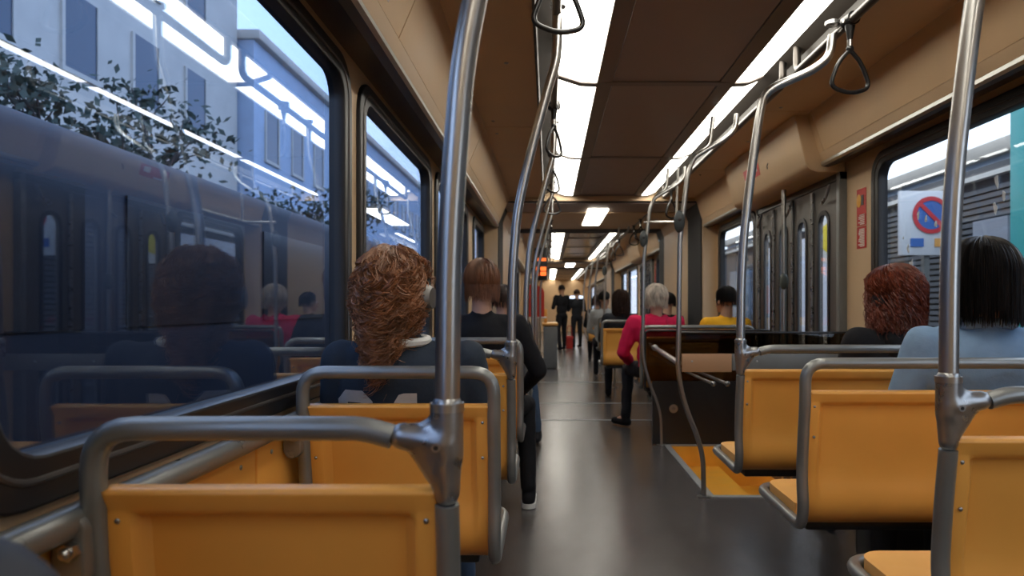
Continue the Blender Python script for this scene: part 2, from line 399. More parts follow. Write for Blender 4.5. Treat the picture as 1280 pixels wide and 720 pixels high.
# roof, end walls, joints
S(box('trim_roof', -.9, 2.04, -1.6, 31.4, CH+1.30, CH+1.42, GREYP))
S(box('wall_back', XL-.1, XR+.1, -1.45, -1.35, -.05, CH+1.3, TAN)); S(plate('wall_front', [[(XL-.1,-1.2),(XR+.1,-1.2),(XR+.1,1.3),(XL-.1,1.3)], rrect(.95,1.60,.0,.48,.08)], .05, MY(31.0), TAN_D))
wf = empty('window_30', (.6, 31, 1.2)); wf['kind'] = 'structure'; o = plate('glass_pane', [rrect(.96,1.59,.01,.47,.08)], .004, MY(31.02), GLASS_R); o.parent = wf; o.matrix_parent_inverse = Matrix.Translation(-Vector(wf.location))
def portal(name, y, th, x0, x1, h1, m):
    out = [(XL-.08,-1.15),(x0,-1.15),(x0,h1-.12),(x0+.05,h1),(x1-.05,h1),(x1,h1-.12),(x1,-1.15),(XR+.08,-1.15),(XR+.08,1.3),(XL-.08,1.3)]
    return S(plate(name, [out], th, MY(y), m))
for k, (a, c) in enumerate(((7.5, 10.4), (17.6, 20.4))):
    portal('wall_joint_%d' % (4*k+1), a, .04, -.565, 1.70, 1.165, TAN)
    portal('wall_joint_%d' % (4*k+2), a+.04, .7, -.555, 1.685, 1.15, BELLOWS)
    portal('wall_joint_%d' % (4*k+3), a+.74, c-a-1.2, -.555, 1.685, 1.13, TAN)
    portal('wall_joint_%d' % (4*k+4), c-.46, .46, -.56, 1.69, 1.12, BELLOWS)
    tn[0] += 1; S(box('trim_%d' % tn[0], -.5, 1.63, a+.05, c-.45, CH+1.142, CH+1.16, BROWN))
    lm = empty('ceiling_light', P(.585, a+1.2, 1.135), 0, 'square ceiling light panel centred over the %s articulated joint' % ('first' if k == 0 else 'far second'), 'light')
    lo(box('light_diffuser', .46, .70, a+.45, a+1.95, CH+1.125, CH+1.142, LAMP, bev=.004), lm)

# wall trims left: dado of orange panels and a long tubular handrail
for k, (a, c) in enumerate(((-.9,1.62),(1.63,3.3),(3.31,5.0),(5.01,7.3))):
    w = empty('side_panel', (XL+.012, (a+c)/2, .45), 0, ['orange wall panel below the handrail beside the front seat','orange wall panel below the handrail beside the curly haired woman','orange wall panel below the handrail beside the man in black','orange wall panel at the far end of the left side'][k], 'panel', 'orange side wall panels')
    lo(box('board', XL+.002, XL+.022, a, c, .02, CH-.335, ORANGE, bev=.004), w)
    for q in (a+.08, (a+c)/2, c-.08): lo(ell('screw', (XL+.023, q, CH-.365), (.003,.006,.006), CAST), w)
hr = empty('wall_handrail', (XL+.05, 3, CH-.31), 0, 'thick grey tubular handrail running along left wall under the windows', 'handrail')
lo(tube('rail', [P(XL+.042, -1.2, -.305), P(XL+.042, 7.35, -.305)], .024, FRAME, sides=20), hr)
for q in (.4, 1.5, 2.5, 4.2, 5.9, 7.2): lo(cyl('rail_mount', P(XL+.001, q, -.305), P(XL+.04, q, -.305), .014, CAST), hr)

# door header box
def header(y0, y1, name, label):
    h = empty(name, P(1.7, (y0+y1)/2, 1.0), 0, label, 'door header')
    prof = [(1.53,1.198),(1.545,1.15),(1.605,.90),(1.63,.86),(1.68,.842),(1.855,.842),(1.855,1.198)]
    bm = bmesh.new()
    A = [bm.verts.new(P(x, y0, q)) for x, q in prof]; B = [bm.verts.new(P(x, y1, q)) for x, q in prof]
    bm.faces.new(A); bm.faces.new(B[::-1])
    for k in range(len(prof)): bm.faces.new((A[k], B[k], B[(k+1) % len(prof)], A[(k+1) % len(prof)]))
    bmesh.ops.bevel(bm, geom=[e for e in bm.edges], offset=.006, segments=2, affect='EDGES')
    lo(bm_obj('cover', bm, TAN, smooth=True), h)
    return h
h1 = header(4.25, 5.94, 'door_header', 'tan box cover above the folding door, with red sticker')
lo(cyl('lock', P(1.72, 4.244, 1.0), P(1.72, 4.252, 1.0), .022, CAST), h1)
lo(cyl('lock_core', P(1.72, 4.240, 1.0), P(1.72, 4.245, 1.0), .009, RUBBER), h1)
lo(tube('cover_latch', [P(1.562, 4.85, 1.02), P(1.556, 4.85, 1.0), P(1.566, 4.87, .985)], .004, RUBBER), h1)
header(12.0, 13.5, 'door_header', 'small tan box cover above the far door of the second section')
# sticker on header: lies on the slanted face
def slant(y, q, off=.004): # q: H on slanted front
    t = (1.15-q)/(1.15-.90); return Vector((1.545+.06*t-off, y, CH+q))
def quad_patch(name, fn, us, vs, m, parent=None):
    bm = bmesh.new(); g = [[bm.verts.new(fn(u, v)) for u in us] for v in vs]
    for j in range(len(vs)-1):
        for i in range(len(us)-1): bm.faces.new((g[j][i], g[j][i+1], g[j+1][i+1], g[j+1][i]))
    o = bm_obj(name, bm, m, parent, recalc=False); 
    md = o.modifiers.new('t', 'SOLIDIFY'); md.thickness = .0015; md.offset = 0
    return o
stk = empty('warning_sticker', slant(5.28, 1.03), 0, 'red and white sticker on the tan box above the door', 'sticker')
lo(quad_patch('base', lambda u, v: slant(u, v), [5.08, 5.46], [.985, 1.075], RED), stk)
lo(quad_patch('print', lambda u, v: slant(u, v, .0065), [5.12, 5.20], [1.02, 1.06], WHITE), stk)
lo(quad_patch('print', lambda u, v: slant(u, v, .0065), [5.26, 5.45], [.988, 1.002], WHITE), stk)

# wall stickers (emergency notices)
def notice(y0, y1, ha, hb, label, rows, pic=False):
    X = XR-.003
    s = empty('emergency_sign', P(X, (y0+y1)/2, (ha+hb)/2), 0, label, 'sticker')
    lo(box('backing', X, X+.002, y0, y1, CH+ha, CH+hb, RED), s)
    bm = bmesh.new()
    for k in range(rows):
        hh = ha + (hb-ha)*(.08 + .84*k/max(rows,1))*(0.35 if pic else 1)
        r_ = random.Random(k); add_box(bm, X-.002, X, y0+.02, y1-.02-r_.random()*.03, CH+hh, CH+hh+.006)
    lo(bm_obj('text_lines', bm, WHITE), s)
    if pic:
        lo(ell('flame_symbol', (X-.002, (y0+y1)/2+.03, CH+hb-.07), (.002,.03,.04), mat('symbol_yellow', (.8,.4,.05), .5)), s)
        lo(box('hammer_symbol', X-.003, X, (y0+y1)/2-.03, (y0+y1)/2+.0, CH+hb-.10, CH+hb-.04, BLACKP), s)
notice(3.98, 4.10, .48, .70, 'red emergency notice with flame symbol on pillar right of the door', 6, True)
notice(3.98, 4.10, .345, .475, 'red text notice directly below the flame notice on the pillar', 11)
notice(5.99, 6.06, .45, .75, 'red notice on the narrow pillar left of the folding door', 5, True)
notice(11.78, 11.92, .40, .75, 'small faraway red notice beside the second section door', 8)
n5 = empty('small_notice', P(-.5,.9,1.03), 0, 'small white and red label high on the left ceiling slope', 'sticker')
def lsl(y, q, off=.004):
    t = (q-.957)/(1.2-.957); return Vector((-.535+.105*t+off, y, CH+q-off*.4))
lo(quad_patch('base', lambda u, v: lsl(u, v), [1.90, 2.20], [.985, 1.12], mat('pale_sticker', (.5,.42,.36), .5)), n5)
lo(quad_patch('print', lambda u, v: lsl(u, v, .006), [2.10, 2.18], [1.0, 1.06], RED), n5)

# ceiling screws (fixings) on the tan panels
def screw(X, y, H, label):
    o = ell('ceiling_screw', P(X, y, H), (.012,.012,.005), CAST, seg=12, rings=8); tag(o, label, 'screw', 'ceiling panel screws')
for i, (X, y) in enumerate(((-.21,3.35),(-.36,4.40),(-.36,4.72),(1.40,4.1),(1.45,4.95),(1.38,6.2),(-.2,5.6))):
    screw(X, y, 1.199, 'small dark ceiling screw, %s' % ['alone mid left panel','left side just before the panel seam','left side just beyond the panel seam','right side by door header near end','right side above door header','right side beyond door header','left side far down'][i])

# ------------------------------------------------------------------ folding doors
def door(i, y0, y1, leaves=4):
    d = empty('door_%d' % i, P(1.80, (y0+y1)/2, -.2)); d['kind'] = 'structure'
    W = (y1-y0-.10)/leaves
    for k in range(leaves):
        a = y0+.05+k*W; c = a+W-.012
        zz = XR-.035 if k % 2 == 0 else XR-.028
        cx = (a+c)/2 + (.03 if k < leaves/2 else -.0)
        hole = rrect(cx-.085, cx+.085, -.95, .62, .075, 8)
        lo(plate('door_leaf', [rrect(a, c, -1.40, .80, .01), hole], .03, MX(zz), DOORM), d)
        lo(plate('window_seal', [rrect(cx-.10, cx+.10, -.965, .635, .09, 8), rrect(cx-.072, cx+.072, -.935, .605, .06, 8)], .010, MX(zz-.007), RUBBER), d)
        lo(plate('glass_pane', [hole], .004, MX(zz+.002), GLASS_R), d)
        lo(cyl('hinge_post', P(zz-.012, c+.006, -1.35), P(zz-.012, c+.006, .78), .012, CAST), d)
    lo(box('door_jamb', XR-.05, XR+.05, y0, y0+.045, -.3, CH+.84, GREYP, bev=.004), d); lo(box('door_jamb', XR-.05, XR+.05, y1-.045, y1, -.3, CH+.84, GREYP, bev=.004), d)
    lo(box('door_lintel', XR-.045, XR+.05, y0, y1, CH+.795, CH+.84, BLACKP), d)
    # pivot arms at the top of each leaf
    for q in (y0+.12, (y0+y1)/2-.05, y1-.2): lo(tube('pivot_arm', [P(XR-.06, q, .78), P(XR-.075, q+.03, .70), P(XR-.06, q+.12, .68)], .010, CAST), d)
    return d
door(1, 4.24, 5.95); door(2, 12.0, 13.5); door(3, 21.6, 26.6, 6)

# ------------------------------------------------------------------ seats
def seat_profile():
    """(y, z) of the rear face going down then curving forward under the seat"""
    p = [(0,.885),(.004,.80),(.018,.70),(.03,.62),(.030,.56),(.036,.515),(.055,.48),(.09,.455),(.14,.443),(.22,.44)]
    out = []
    for i in range(len(p)-1):
        for k in range(5):
            t = k/5
            def cr(j):
                a, b_, c, d = (p[max(i-1,0)][j], p[i][j], p[i+1][j], p[min(i+2,len(p)-1)][j])
                return .5*((2*b_) + (-a+c)*t + (2*a-5*b_+4*c-d)*t*t + (-a+3*b_-3*c+d)*t**3)
            out.append((cr(0), cr(1)))
    out.append(p[-1]); return out
PROF = seat_profile()
def sstep(a, b_, x): t = min(1, max(0, (x-a)/(b_-a))); return t*t*(3-2*t)
def make_seat(w, name, wall_side, pole_side=None):
    """w: width; wall_side -1/+1; pole_side: side whose tube ends in a pole joint"""
    root = empty(name, (0,0,0))
    h = w/2
    us = [-h, -h+.006, -h+.028, -h+.034, -h+.042, -h+.052] + [(-h+.052) + (w-.104)*k/8 for k in range(1,8)] + [h-.052, h-.042, h-.034, h-.028, h-.006, h]
    # arclength
    L = [0]
    for a, c in zip(PROF, PROF[1:]): L.append(L[-1] + math.hypot(c[0]-a[0], c[1]-a[1]))
    # finer rows at the top rim
    rows = [0,.006,.028,.034,.045,.06] + [l for l in L if l > .07]
    def at(l):
        for i in range(len(L)-1):
            if l <= L[i+1]+1e-9:
                t = (l-L[i])/(L[i+1]-L[i]); a, c = PROF[i], PROF[i+1]
                dx, dz = c[0]-a[0], c[1]-a[1]; q = math.hypot(dx, dz)
                return a[0]+dx*t, a[1]+dz*t, -dz/q, dx/q
        return PROF[-1][0], PROF[-1][1], 0, 1
    bm = bmesh.new(); G = []
    for l in rows:
        y, z, ny, nz = at(l); r = []
        for u in us:
            e = min(h-abs(u), l)
            inset = .026*sstep(.030, .050, e)
            # lip at top projects backwards a touch
            inset -= .010*(1-sstep(.0, .030, l))*(1 if l < .03 else 0)
            fade = 1-sstep(L[-1]*.30, L[-1]*.70, l)
            inset = inset*fade
            r.append(bm.verts.new((u, y+ny*inset, z+nz*inset)))
        G.append(r)
    for j in range(len(rows)-1):
        for i in range(len(us)-1): bm.faces.new((G[j][i], G[j+1][i], G[j+1][i+1], G[j][i+1]))
    for f in bm.faces: f.normal_update()
    me = bpy.data.meshes.new('backrest'); bm.to_mesh(me); bm.free()
    for p in me.polygons: p.use_smooth = True
    try: me.set_sharp_from_angle(angle=math.radians(35))
    except Exception: pass
    o = mesh_obj('backrest', me, ORANGE, root); md = o.modifiers.new('t', 'SOLIDIFY'); md.thickness = .026; md.offset = -1
    # seat pan
    bm = bmesh.new()
    lp = rrect(-h+.006, h-.006, .135, .455, [.01,.01,.07,.07], 6)
    A = [bm.verts.new((x, y, .455)) for x, y in lp]; B = [bm.verts.new((x, y, .497 + .006*min(1, abs(x)/h))) for x, y in lp]
    lp2 = rrect(-h+.03, h-.03, .145, .43, [.01,.01,.05,.05], 6); C2 = [bm.verts.new((x, y, .493)) for x, y in lp2]
    n = len(lp)
    for i in range(n):
        j = (i+1) % n; bm.faces.new((A[i], A[j], B[j], B[i])); bm.faces.new((B[i], B[j], C2[j], C2[i]))
    bm.faces.new(C2); bm.faces.new(A[::-1])
    bm_obj('seat_pan', bm, ORANGE_L, root, smooth=True)
    # tube frame
    hw = h+.014
    def side(s, top):
        return [(s*hw, .03, .462), (s*hw, .012, .53), (s*hw, .026, .62), (s*hw, .012, .76), (s*hw, -.002, .85), (s*hw, -.004, top)]
    zt = .975
    ws = wall_side
    if pole_side is None:
        pts = [(0,.475,.470)] + [(-hw,.475,.470)] + side(-1, zt) + side(1, zt)[::-1] + [(hw,.475,.470)]
        rr = [.0]+[.09]+[.06,.05,.05,.06,.05,.10] + [.10,.05,.06,.05,.05,.06]+[.09]
        pts2 = fillet(pts, rr, 6, cyclic=True)
        tube('tube_frame', pts2, .0175, FRAME, root, sides=14, cyclic=True)
    else:
        s = pole_side
        A_ = [(s*(hw-.078), -.004, zt-.012), (s*(hw-.12), -.004, zt), (-s*hw, -.004, zt)] + side(-s, zt)[::-1][1:] + [(-s*hw,.475,.470),(s*hw,.475,.470)] + side(s, .90)[:-1] + [(s*hw, -.004, .866)]
        rr = [0,.04,.10] + [.05,.06,.05,.05,.06] + [.09,.09] + [.06,.05,.05,.06,.03,0]
        tube('tube_frame', fillet(A_, rr, 6), .0175, FRAME, root, sides=14)
    # mounting: wall bracket with bolt, under-seat cantilever and foot
    x0 = ws*(h+.012)
    lp = rrect(min(x0, x0+ws*.040), max(x0, x0+ws*.040), .755-CH, .855-CH, .02, 6)
    plate('wall_bracket', [lp], .03, MY(-.028), FRAME, root, bev=.004)
    cyl('bolt', (x0+ws*.012, -.045, .81), (x0+ws*.012, -.030, .81), .013, STEEL, root, sides=6)
    ell('bolt_cap', (x0+ws*.012, -.048, .81), (.008,.008,.008), STEEL, root, seg=14, rings=10)
    bm = bmesh.new(); add_box(bm, -h+.05, h-.04, .16, .40, .405, .436, .008); bm_obj('support_beam', bm, BLACKP, root, smooth=True)
    xs = sorted((ws*(h-.06), ws*(h-.30))); bm = bmesh.new(); add_box(bm, xs[0], xs[1], .16, .36, .0, .418, .015); bm_obj('pedestal', bm, BLACKP, root, smooth=True)
    for sx in (-1, 1):
        for z in (.84, .745): ell('screw', (sx*(h-.017), -.0+(.885-z)*.1*.6-.001, z), (.0045,.003,.0045), CAST, root, seg=10, rings=6)
    return root
LX, LW = -.40, .48
RX, RW = 1.265, .92
seatL_p = make_seat(LW, 'passenger_seat', -1, 1); seatL = make_seat(LW, 'passenger_seat', -1, None)
seatR_p = make_seat(RW, 'bench_seat', 1, -1); seatR = make_seat(RW, 'bench_seat', 1, None)
used = set()
def place(proto, x, y, label, group, rz=0):
    if proto.name in used: o = copy_tree(proto)
    else: used.add(proto.name); o = proto
    o.location = (x, y, 0); o.rotation_euler = (0,0,rz); tag(o, label, 'seat', group); return o
GL = 'single orange seats along the left wall'; GR = 'double orange seats along the right wall'
place(seatL, LX, .15, 'orange single seat on the left, the one carrying the dark bag', GL)
place(seatL_p, LX, .98, 'nearest orange seat on the left, empty, grey bar with big pole', GL)
place(seatL, LX, 1.81, 'orange seat on the left holding the curly haired woman', GL)
place(seatL_p, LX, 2.64, 'orange single seat on the left just in front of the curly haired woman', GL)
place(seatL, LX, 3.47, 'orange single seat on the left holding the man in black', GL)
place(seatL_p, LX, 4.30, 'orange single seat on the left ahead of the man in black', GL)
place(seatL, LX, 5.13, 'orange single seat on left holding the person in jeans', GL)
place(seatR_p, RX, 1.35, 'nearest orange double seat on the right, by the thick steel pole', GR)
place(seatR, RX, 2.10, 'orange double seat on the right with rounded bar, behind blue blazer woman', GR)
place(seatR_p, RX, 2.81, 'orange double seat on the right closest to the yellow step well', GR)
place(seatR, RX, 5.78, 'orange double seat beyond the smoked glass, holding the grey haired woman', GR)
place(seatR, 1.10, 8.02, 'orange double seat in the articulated joint, behind the brown haired woman', GR)
place(seatR, RX, 10.75, 'far orange double seat holding the man in pale grey shirt', GR)
place(seatR, RX, 13.75, 'farthest orange double seat on the right, second carriage section', GR)

# ------------------------------------------------------------------ grab poles
def joint_union(name, s, parent):
    # s=+1: bar arrives from -x side (left seats), s=-1: from +x
    return union(name, [('c',(0,0,.880),(0,0,.935),.0185,.022), ('c',(0,0,.935),(0,0,1.005),.024,.0235), ('c',(-s*.064,0,.964),(-s*.045,0,.962),.0200,.021), ('c',(-s*.045,0,.962),(-s*.004,0,.955),.021,.027), ('c',(-s*.045,0,.952),(-s*.004,0,.895),.015,.018), ('c',(-s*.036,0,.968),(0,0,.985),.015,.02), ('c',(-s*.026,0,.950),(-s*.006,0,.915),.021,.021), ('c',(-s*.02,0,.935),(0,0,.90),.018,.019)], CAST, parent, voxel=.0045, smooth=8)
def make_pole(s):
    """s=+1 left family (upper end leans to the ceiling rail at +x)"""
    r = empty('grab_pole', (0,0,0))
    if s > 0: pts = [(0,0,.99),(.003,0,1.25),(.022,0,1.50),(.045,0,1.62),(.09,0,1.80),(.145,0,2.0),(.175,0,2.10),(.180,0,2.16),(.182,0,2.30)]
    else: pts = [(0,0,.99),(.003,0,1.25),(.012,0,1.42),(.035,0,1.63),(.075,0,1.92),(.095,0,2.02),(.14,0,2.055),(.30,0,2.125),(.37,0,2.18),(.380,0,2.27)]
    rr = [.0,.1,.1,.1,.1,.05,.05,.03,0] if s > 0 else [0,.1,.08,.1,.1,.04,.03,.06,.04,0]
    tube('pole_tube', fillet(pts, rr, 6), .0178, STEEL, r, sides=20)
    joint_union('bar_joint', s, r)
    cyl('collar', (0,0,1.0), (0,0,1.012), .0245, STEEL, r)
    cyl('screw', (-s*.012,-.0262,.952), (-s*.012,-.022,.952), .0065, CAST, r)
    cyl('screw_socket', (-s*.012,-.0268,.952), (-s*.012,-.0255,.952), .0035, BLACKP, r)
    cyl('ceiling_flange', (pts[-1][0],0,2.31), (pts[-1][0],0,2.325), .03, CAST, r)
    return r
plp = make_pole(1); prp = make_pole(-1)
def place2(proto, x, y, label, cat, group, z=0):
    if proto.name in used: o = copy_tree(proto)
    else: used.add(proto.name); o = proto
    o.location = (x, y, z); tag(o, label, cat, group); return o
hwL = LX+LW/2+.014; hwR = RX-RW/2-.014
GPL = 'grab poles on the left seats'; GPR = 'grab poles on the right seats'
place2(plp, hwL, .976, 'thick steel grab pole nearest the camera on the left', 'pole', GPL)
place2(plp, hwL, 2.636, 'steel grab pole on the left, second from the camera', 'pole', GPL)
place2(plp, hwL, 4.296, 'steel grab pole on the left, third from the camera', 'pole', GPL)
place2(prp, hwR, 1.346, 'thick steel grab pole nearest the camera on the right', 'pole', GPR)
place2(prp, hwR, 2.806, 'steel grab pole on the right, by the seat before the yellow step', 'pole', GPR)
place2(prp, hwR, 13.7, 'far steel grab pole on the right, second section, behind the grey shirt man', 'pole', GPR)

def part_pole(name, y, label, disc_h, button=True):
    r = empty(name, P(.79, y, -1.15), 0, label, 'pole', 'curved floor to ceiling poles')
    pts = [(.145,0,.0),(.140,0,.24),(.105,0,.37),(.045,0,.515),(.003,0,.66),(-.012,0,.80),(-.008,0,.90),(0,0,1.55),(.05,0,1.96),(.088,0,2.05),(.13,0,2.075),(.28,0,2.165),(.335,0,2.22),(.345,0,2.31)]
    tube('pole_tube', fillet(pts, [0]+[.06]*12+[0], 5), .0150, STEEL, r, sides=16)
    cyl('floor_flange', (.145,0,0), (.145,0,.008), .04, STEEL, r)
    # clamp strut to the ceiling
    tube('ceiling_strut', fillet([(.10,0,2.065),(.19,0.05,2.13),(.215,.06,2.31)], .05, 5), .013, STEEL, r)
    if button:
        b_ = ell('stop_button_box', (-.004,-.005,disc_h), (.034,.03,.068), mat('dark_grey_plastic_%d' % int(y), (.05,.06,.065), .5), r)
        ell('button', (-.006,-.033,disc_h+.01), (.012,.006,.012), RUBBER, b_)
    return r
part_pole('curved_pole', 4.10, 'curved steel pole standing at near corner of the yellow step well', CH+.51)
part_pole('curved_pole', 5.65, 'curved steel pole at far corner of step well, by the pink jacket', CH+.56)
_pp = [o for o in bpy.data.objects if o.name.startswith('curved_pole') and abs(o.location.y-5.65) < .01][0]
tube('cross_bar', fillet([(0,0,CH+.70),(.27,0,CH+.70),(.285,0,2.31)], .03, 5), .011, STEEL, _pp)
part_pole('curved_pole', 9.6, 'far curved steel pole standing inside the articulated joint', CH+.5)
part_pole('curved_pole', 11.6, 'far curved steel pole just past the articulated joint', CH+.5, False)
part_pole('curved_pole', 15.4, 'farthest curved steel pole in the second section', CH+.5, False)
# plain curved poles on the left further on
def left_plain(y, label):
    r = empty('curved_pole', P(-.14, y, -1.15), 0, label, 'pole', 'curved floor to ceiling poles')
    pts = [(0,0,0),(0,0,1.40),(.03,0,1.60),(.145,0,2.05),(.175,0,2.14),(.18,0,2.31)]
    tube('pole_tube', fillet(pts, [0,.15,.15,.1,.05,0], 6), .015, STEEL, r, sides=16)
    cyl('floor_flange', (0,0,0), (0,0,.008), .04, STEEL, r)
left_plain(5.95, 'steel pole on the left, fourth from the camera, floor to ceiling')
left_plain(7.35, 'steel pole on the left, at the edge of the articulated joint')
left_plain(11.0, 'distant steel pole on the left, past the joint')
# door pole
dp = empty('door_pole', P(1.70, 4.92, -.4), 0, 'vertical steel pole in front of the folding door leaves', 'pole')
lo(tube('pole_tube', [P(1.70, 4.92, .855), P(1.70, 4.92, -1.32)], .016, STEEL, sides=16), dp)
lo(ell('stop_button_box', P(1.693, 4.90, .18), (.035,.022,.06), mat('green_grey_plastic', (.07,.08,.07), .45)), dp)

# ------------------------------------------------------------------ ceiling rails and straps
RAILM = mat('dark_rail', (.09,.08,.072), .28, metal=.7)
def rail(X, segs, side):
    for k, (a, c) in enumerate(segs):
        r = empty('ceiling_rail', P(X, (a+c)/2, 1.12), 0, '%s section of dark overhead rail on the %s' % (['near','middle','far','farthest'][k], side), 'handrail', 'overhead rails on the %s' % side)
        pts = [P(X, a, 1.26), P(X, a, 1.14), P(X, c, 1.14), P(X, c, 1.26)]
        lo(tube('rail_tube', fillet(pts, .05, 6), .0185, RAILM, sides=14), r)
rail(.03, [(-.9,3.2),(3.35,7.2),(8.3,10.0),(10.7,17)], 'left')
rail(1.205, [(-.9,3.30),(3.5,7.1),(8.3,10.0),(10.7,17)], 'right')
def make_strap():
    r = empty('hanging_strap', (0,0,0))
    bm = bmesh.new(); add_cyl(bm, (0,-.028,0), (0,.028,0), .027, 20); bm_obj('clamp', bm, BLACKP, r, smooth=True)
    cyl('clamp_screw', (-.03,0,-.004), (.03,0,-.004), .008, CAST, r)
    bm = bmesh.new(); add_tube(bm, [(0,0,-.02),(0,0,-.055),(0,0,-.085)], [.021,.014,.009], 12); bm_obj('clamp_stem', bm, BLACKP, r, smooth=True)
    cyl('swivel', (0,0,-.08), (0,0,-.105), .011, STEEL, r)
    ell('swivel_cap', (0,0,-.115), (.016,.013,.014), BLACKP, r)
    pts = fillet([(0,0,-.118),(.050,0,-.17),(.088,0,-.268),(.0,0,-.296),(-.088,0,-.268),(-.050,0,-.17)], [.02,.07,.035,.1,.035,.07], 7, cyclic=True)
    tube('loop', pts, .0085, BLACKP, r, sides=12, cyclic=True)
    return r
strap = make_strap()
for X, y, rz, lab in ((1.205,2.72,.15,'black triangular hand strap hanging on the right, nearest the camera'),(.03,2.12,.25,'black triangular hand strap cut by the picture top, on the left rail'),
      (.03,3.88,1.0,'black hand strap on the left rail, second from the camera'),(.03,5.1,.9,'black hand strap on the left rail, third from the camera'),(.03,6.3,.3,'black hand strap on the left rail, just before the joint'),
      (1.19,6.6,.7,'black hand strap on the right rail near the joint'),(1.19,8.8,.3,'black hand strap on the right inside the joint'),(1.19,9.5,.5,'black hand strap on the right, far end of joint'),
      (.03,8.9,.6,'black hand strap on the left inside the joint'),(1.19,11.5,.3,'far black hand strap on the right, past the joint'),(.03,11.6,.2,'far black hand strap on the left, past the joint'),
      (1.19,12.6,.9,'distant black hand strap on the right, above the grey shirt man'),(1.19,14.0,.2,'most distant black hand strap on the right'),(.03,13.0,.7,'most distant black hand strap on the left')):
    o = place2(strap, X, y, lab, 'hand strap', 'hand straps on the ceiling rails', CH+1.145); o.rotation_euler = (0,0,rz)
    if o is not strap: pass

# ------------------------------------------------------------------ partitions round the step well
p1 = empty('partition_screen', P(1.3, 4.12, -.3), 0, 'low screen with tan and grey board and dark glass behind the third bench', 'screen')
lo(box('glass_panel', .80, 1.85, 4.094, 4.102, CH-.285, CH-.165, GLASS_DK), p1)
lo(tube('top_edge', [P(.79, 4.10, -.158), P(1.85, 4.10, -.158)], .007, BLACKP), p1)
lo(box('board', .80, 1.10, 4.085, 4.11, CH-.395, CH-.285, mat('brown_board', (.44,.24,.12), .45), bev=.003), p1)
lo(box('board', 1.102, 1.85, 4.085, 4.11, CH-.385, CH-.285, GREYP, bev=.003), p1)
for X in (.86, 1.25, 1.6): lo(ell('screw', P(X, 4.083, -.33), (.006,.003,.006), STEEL), p1)
p2 = empty('partition_screen', P(1.3, 5.66, -.6), 0, 'smoked glass screen with black lower panel behind pink jacket woman', 'screen')
lo(box('glass_panel', .80, 1.84, 5.648, 5.656, CH-.62, CH-.205, GLASS_DK), p2)
lo(tube('top_edge', fillet([P(.80, 5.652, -.70), P(.80, 5.652, -.20), P(1.84, 5.652, -.20)], .04), .010, BLACKP), p2)
lo(box('lower_panel', .86, 1.84, 5.64, 5.672, .006, CH-.62, BLACKP), p2)
lo(cyl('latch_knob', P(1.03, 5.615, -.845), P(1.03, 5.64, -.845), .036, STEEL, r2=.030), p2)
lo(cyl('latch_core', P(1.03, 5.610, -.845), P(1.03, 5.617, -.845), .015, CAST), p2)
g = empty('grab_rail', P(.84, 4.9, -.34), 0, 'thick steel rail with round end between the two curved poles', 'handrail')
lo(tube('rail_tube', [P(.79, 4.13, -.345), P(.857, 5.50, -.335)], .018, STEEL, sides=16), g); lo(ell('end_cap', P(.858, 5.50, -.335), (.026,.026,.026), STEEL), g)
lo(tube('rail_mount', fillet([P(.858, 5.52, -.335), P(.858, 5.60, -.335), P(.86, 5.645, -.335)], .02), .012, CAST), g)
for X, q, lab in ((1.04, -.49, 'thin steel rod rail, left one of the pair above the step well'), (1.13, -.49, 'thin steel rod rail, right one of the pair above the step well')):
    g = empty('rod_rail', P(X, 4.9, q), 0, lab, 'handrail')
    lo(tube('rod', fillet([P(X+.03, 5.638, q-.015), P(X+.02, 5.40, q-.015), P(X, 4.30, q)], .04), .010, STEEL), g); lo(ell('end_cap', P(X, 4.30, q), (.017,.017,.017), CAST), g)

# ------------------------------------------------------------------ things in the joint and beyond
ds = empty('destination_display', P(-.11, 9.3, .55), 0, 'hanging black display with glowing orange characters beyond the left poles', 'display')
lo(box('casing', -.20, -.02, 9.28, 9.38, CH+.36, CH+.80, BLACKP, bev=.01), ds)
LED = mat('orange_led', (.9,.25,.05), .5, emit=(1,.17,.03), estr=1.0)
for (hy, hh) in ((.42,.12),(.62,.04)):
    for cx in (-.155,-.095,-.035-.02):
        bm = bmesh.new()
        add_box(bm, cx-.02, cx+.02, 9.274, 9.281, CH+hy, CH+hy+hh*.45); add_box(bm, cx-.02, cx+.02, 9.274, 9.281, CH+hy+hh*.55, CH+hy+hh)
        lo(bm_obj('character', bm, LED), ds)
lo(tube('hanger', [P(-.11, 9.33, .80), P(-.11, 9.33, 1.13)], .012, CAST), ds)
ct = empty('service_counter', P(.0, 12.4, -1.15), 0, 'distant grey pedestal counter with orange cushion beside the aisle', 'counter')
lo(box('body', -.10, .16, 12.5, 13.1, .0, CH-.36, GREYP, bev=.03, seg=4), ct); lo(box('cushion', -.12, .17, 12.48, 13.12, CH-.36, CH-.30, ORANGE_L, bev=.02, seg=3), ct)
lo(box('table_top', -.33, -.04, 11.9, 12.3, CH-.21, CH-.185, WHITE, bev=.006), ct); lo(cyl('table_leg', P(-.2, 12.1, -1.15), P(-.2, 12.1, -.21), .02, STEEL), ct)
lo(box('orange_post', -.09, -.03, 12.5, 12.56, CH-.31, CH-.05, ORANGE, bev=.006), ct)
rb = empty('red_cabinet', P(-.20, 12.1, .1), 0, 'red box with a rounded shoulder standing on the far left table', 'box')
bm = bmesh.new()
pr = [(-.36,-.183),(-.08,-.183),(-.08,.26),(-.11,.32),(-.20,.37),(-.36,.385)]
A = [bm.verts.new(P(x, 11.95, q)) for x, q in pr]; B = [bm.verts.new(P(x, 12.2, q)) for x, q in pr]
bm.faces.new(A); bm.faces.new(B[::-1])
for k in range(len(pr)): bm.faces.new((A[k], B[k], B[(k+1) % 6], A[(k+1) % 6]))
bmesh.ops.bevel(bm, geom=list(bm.edges), offset=.008, segments=2, affect='EDGES')
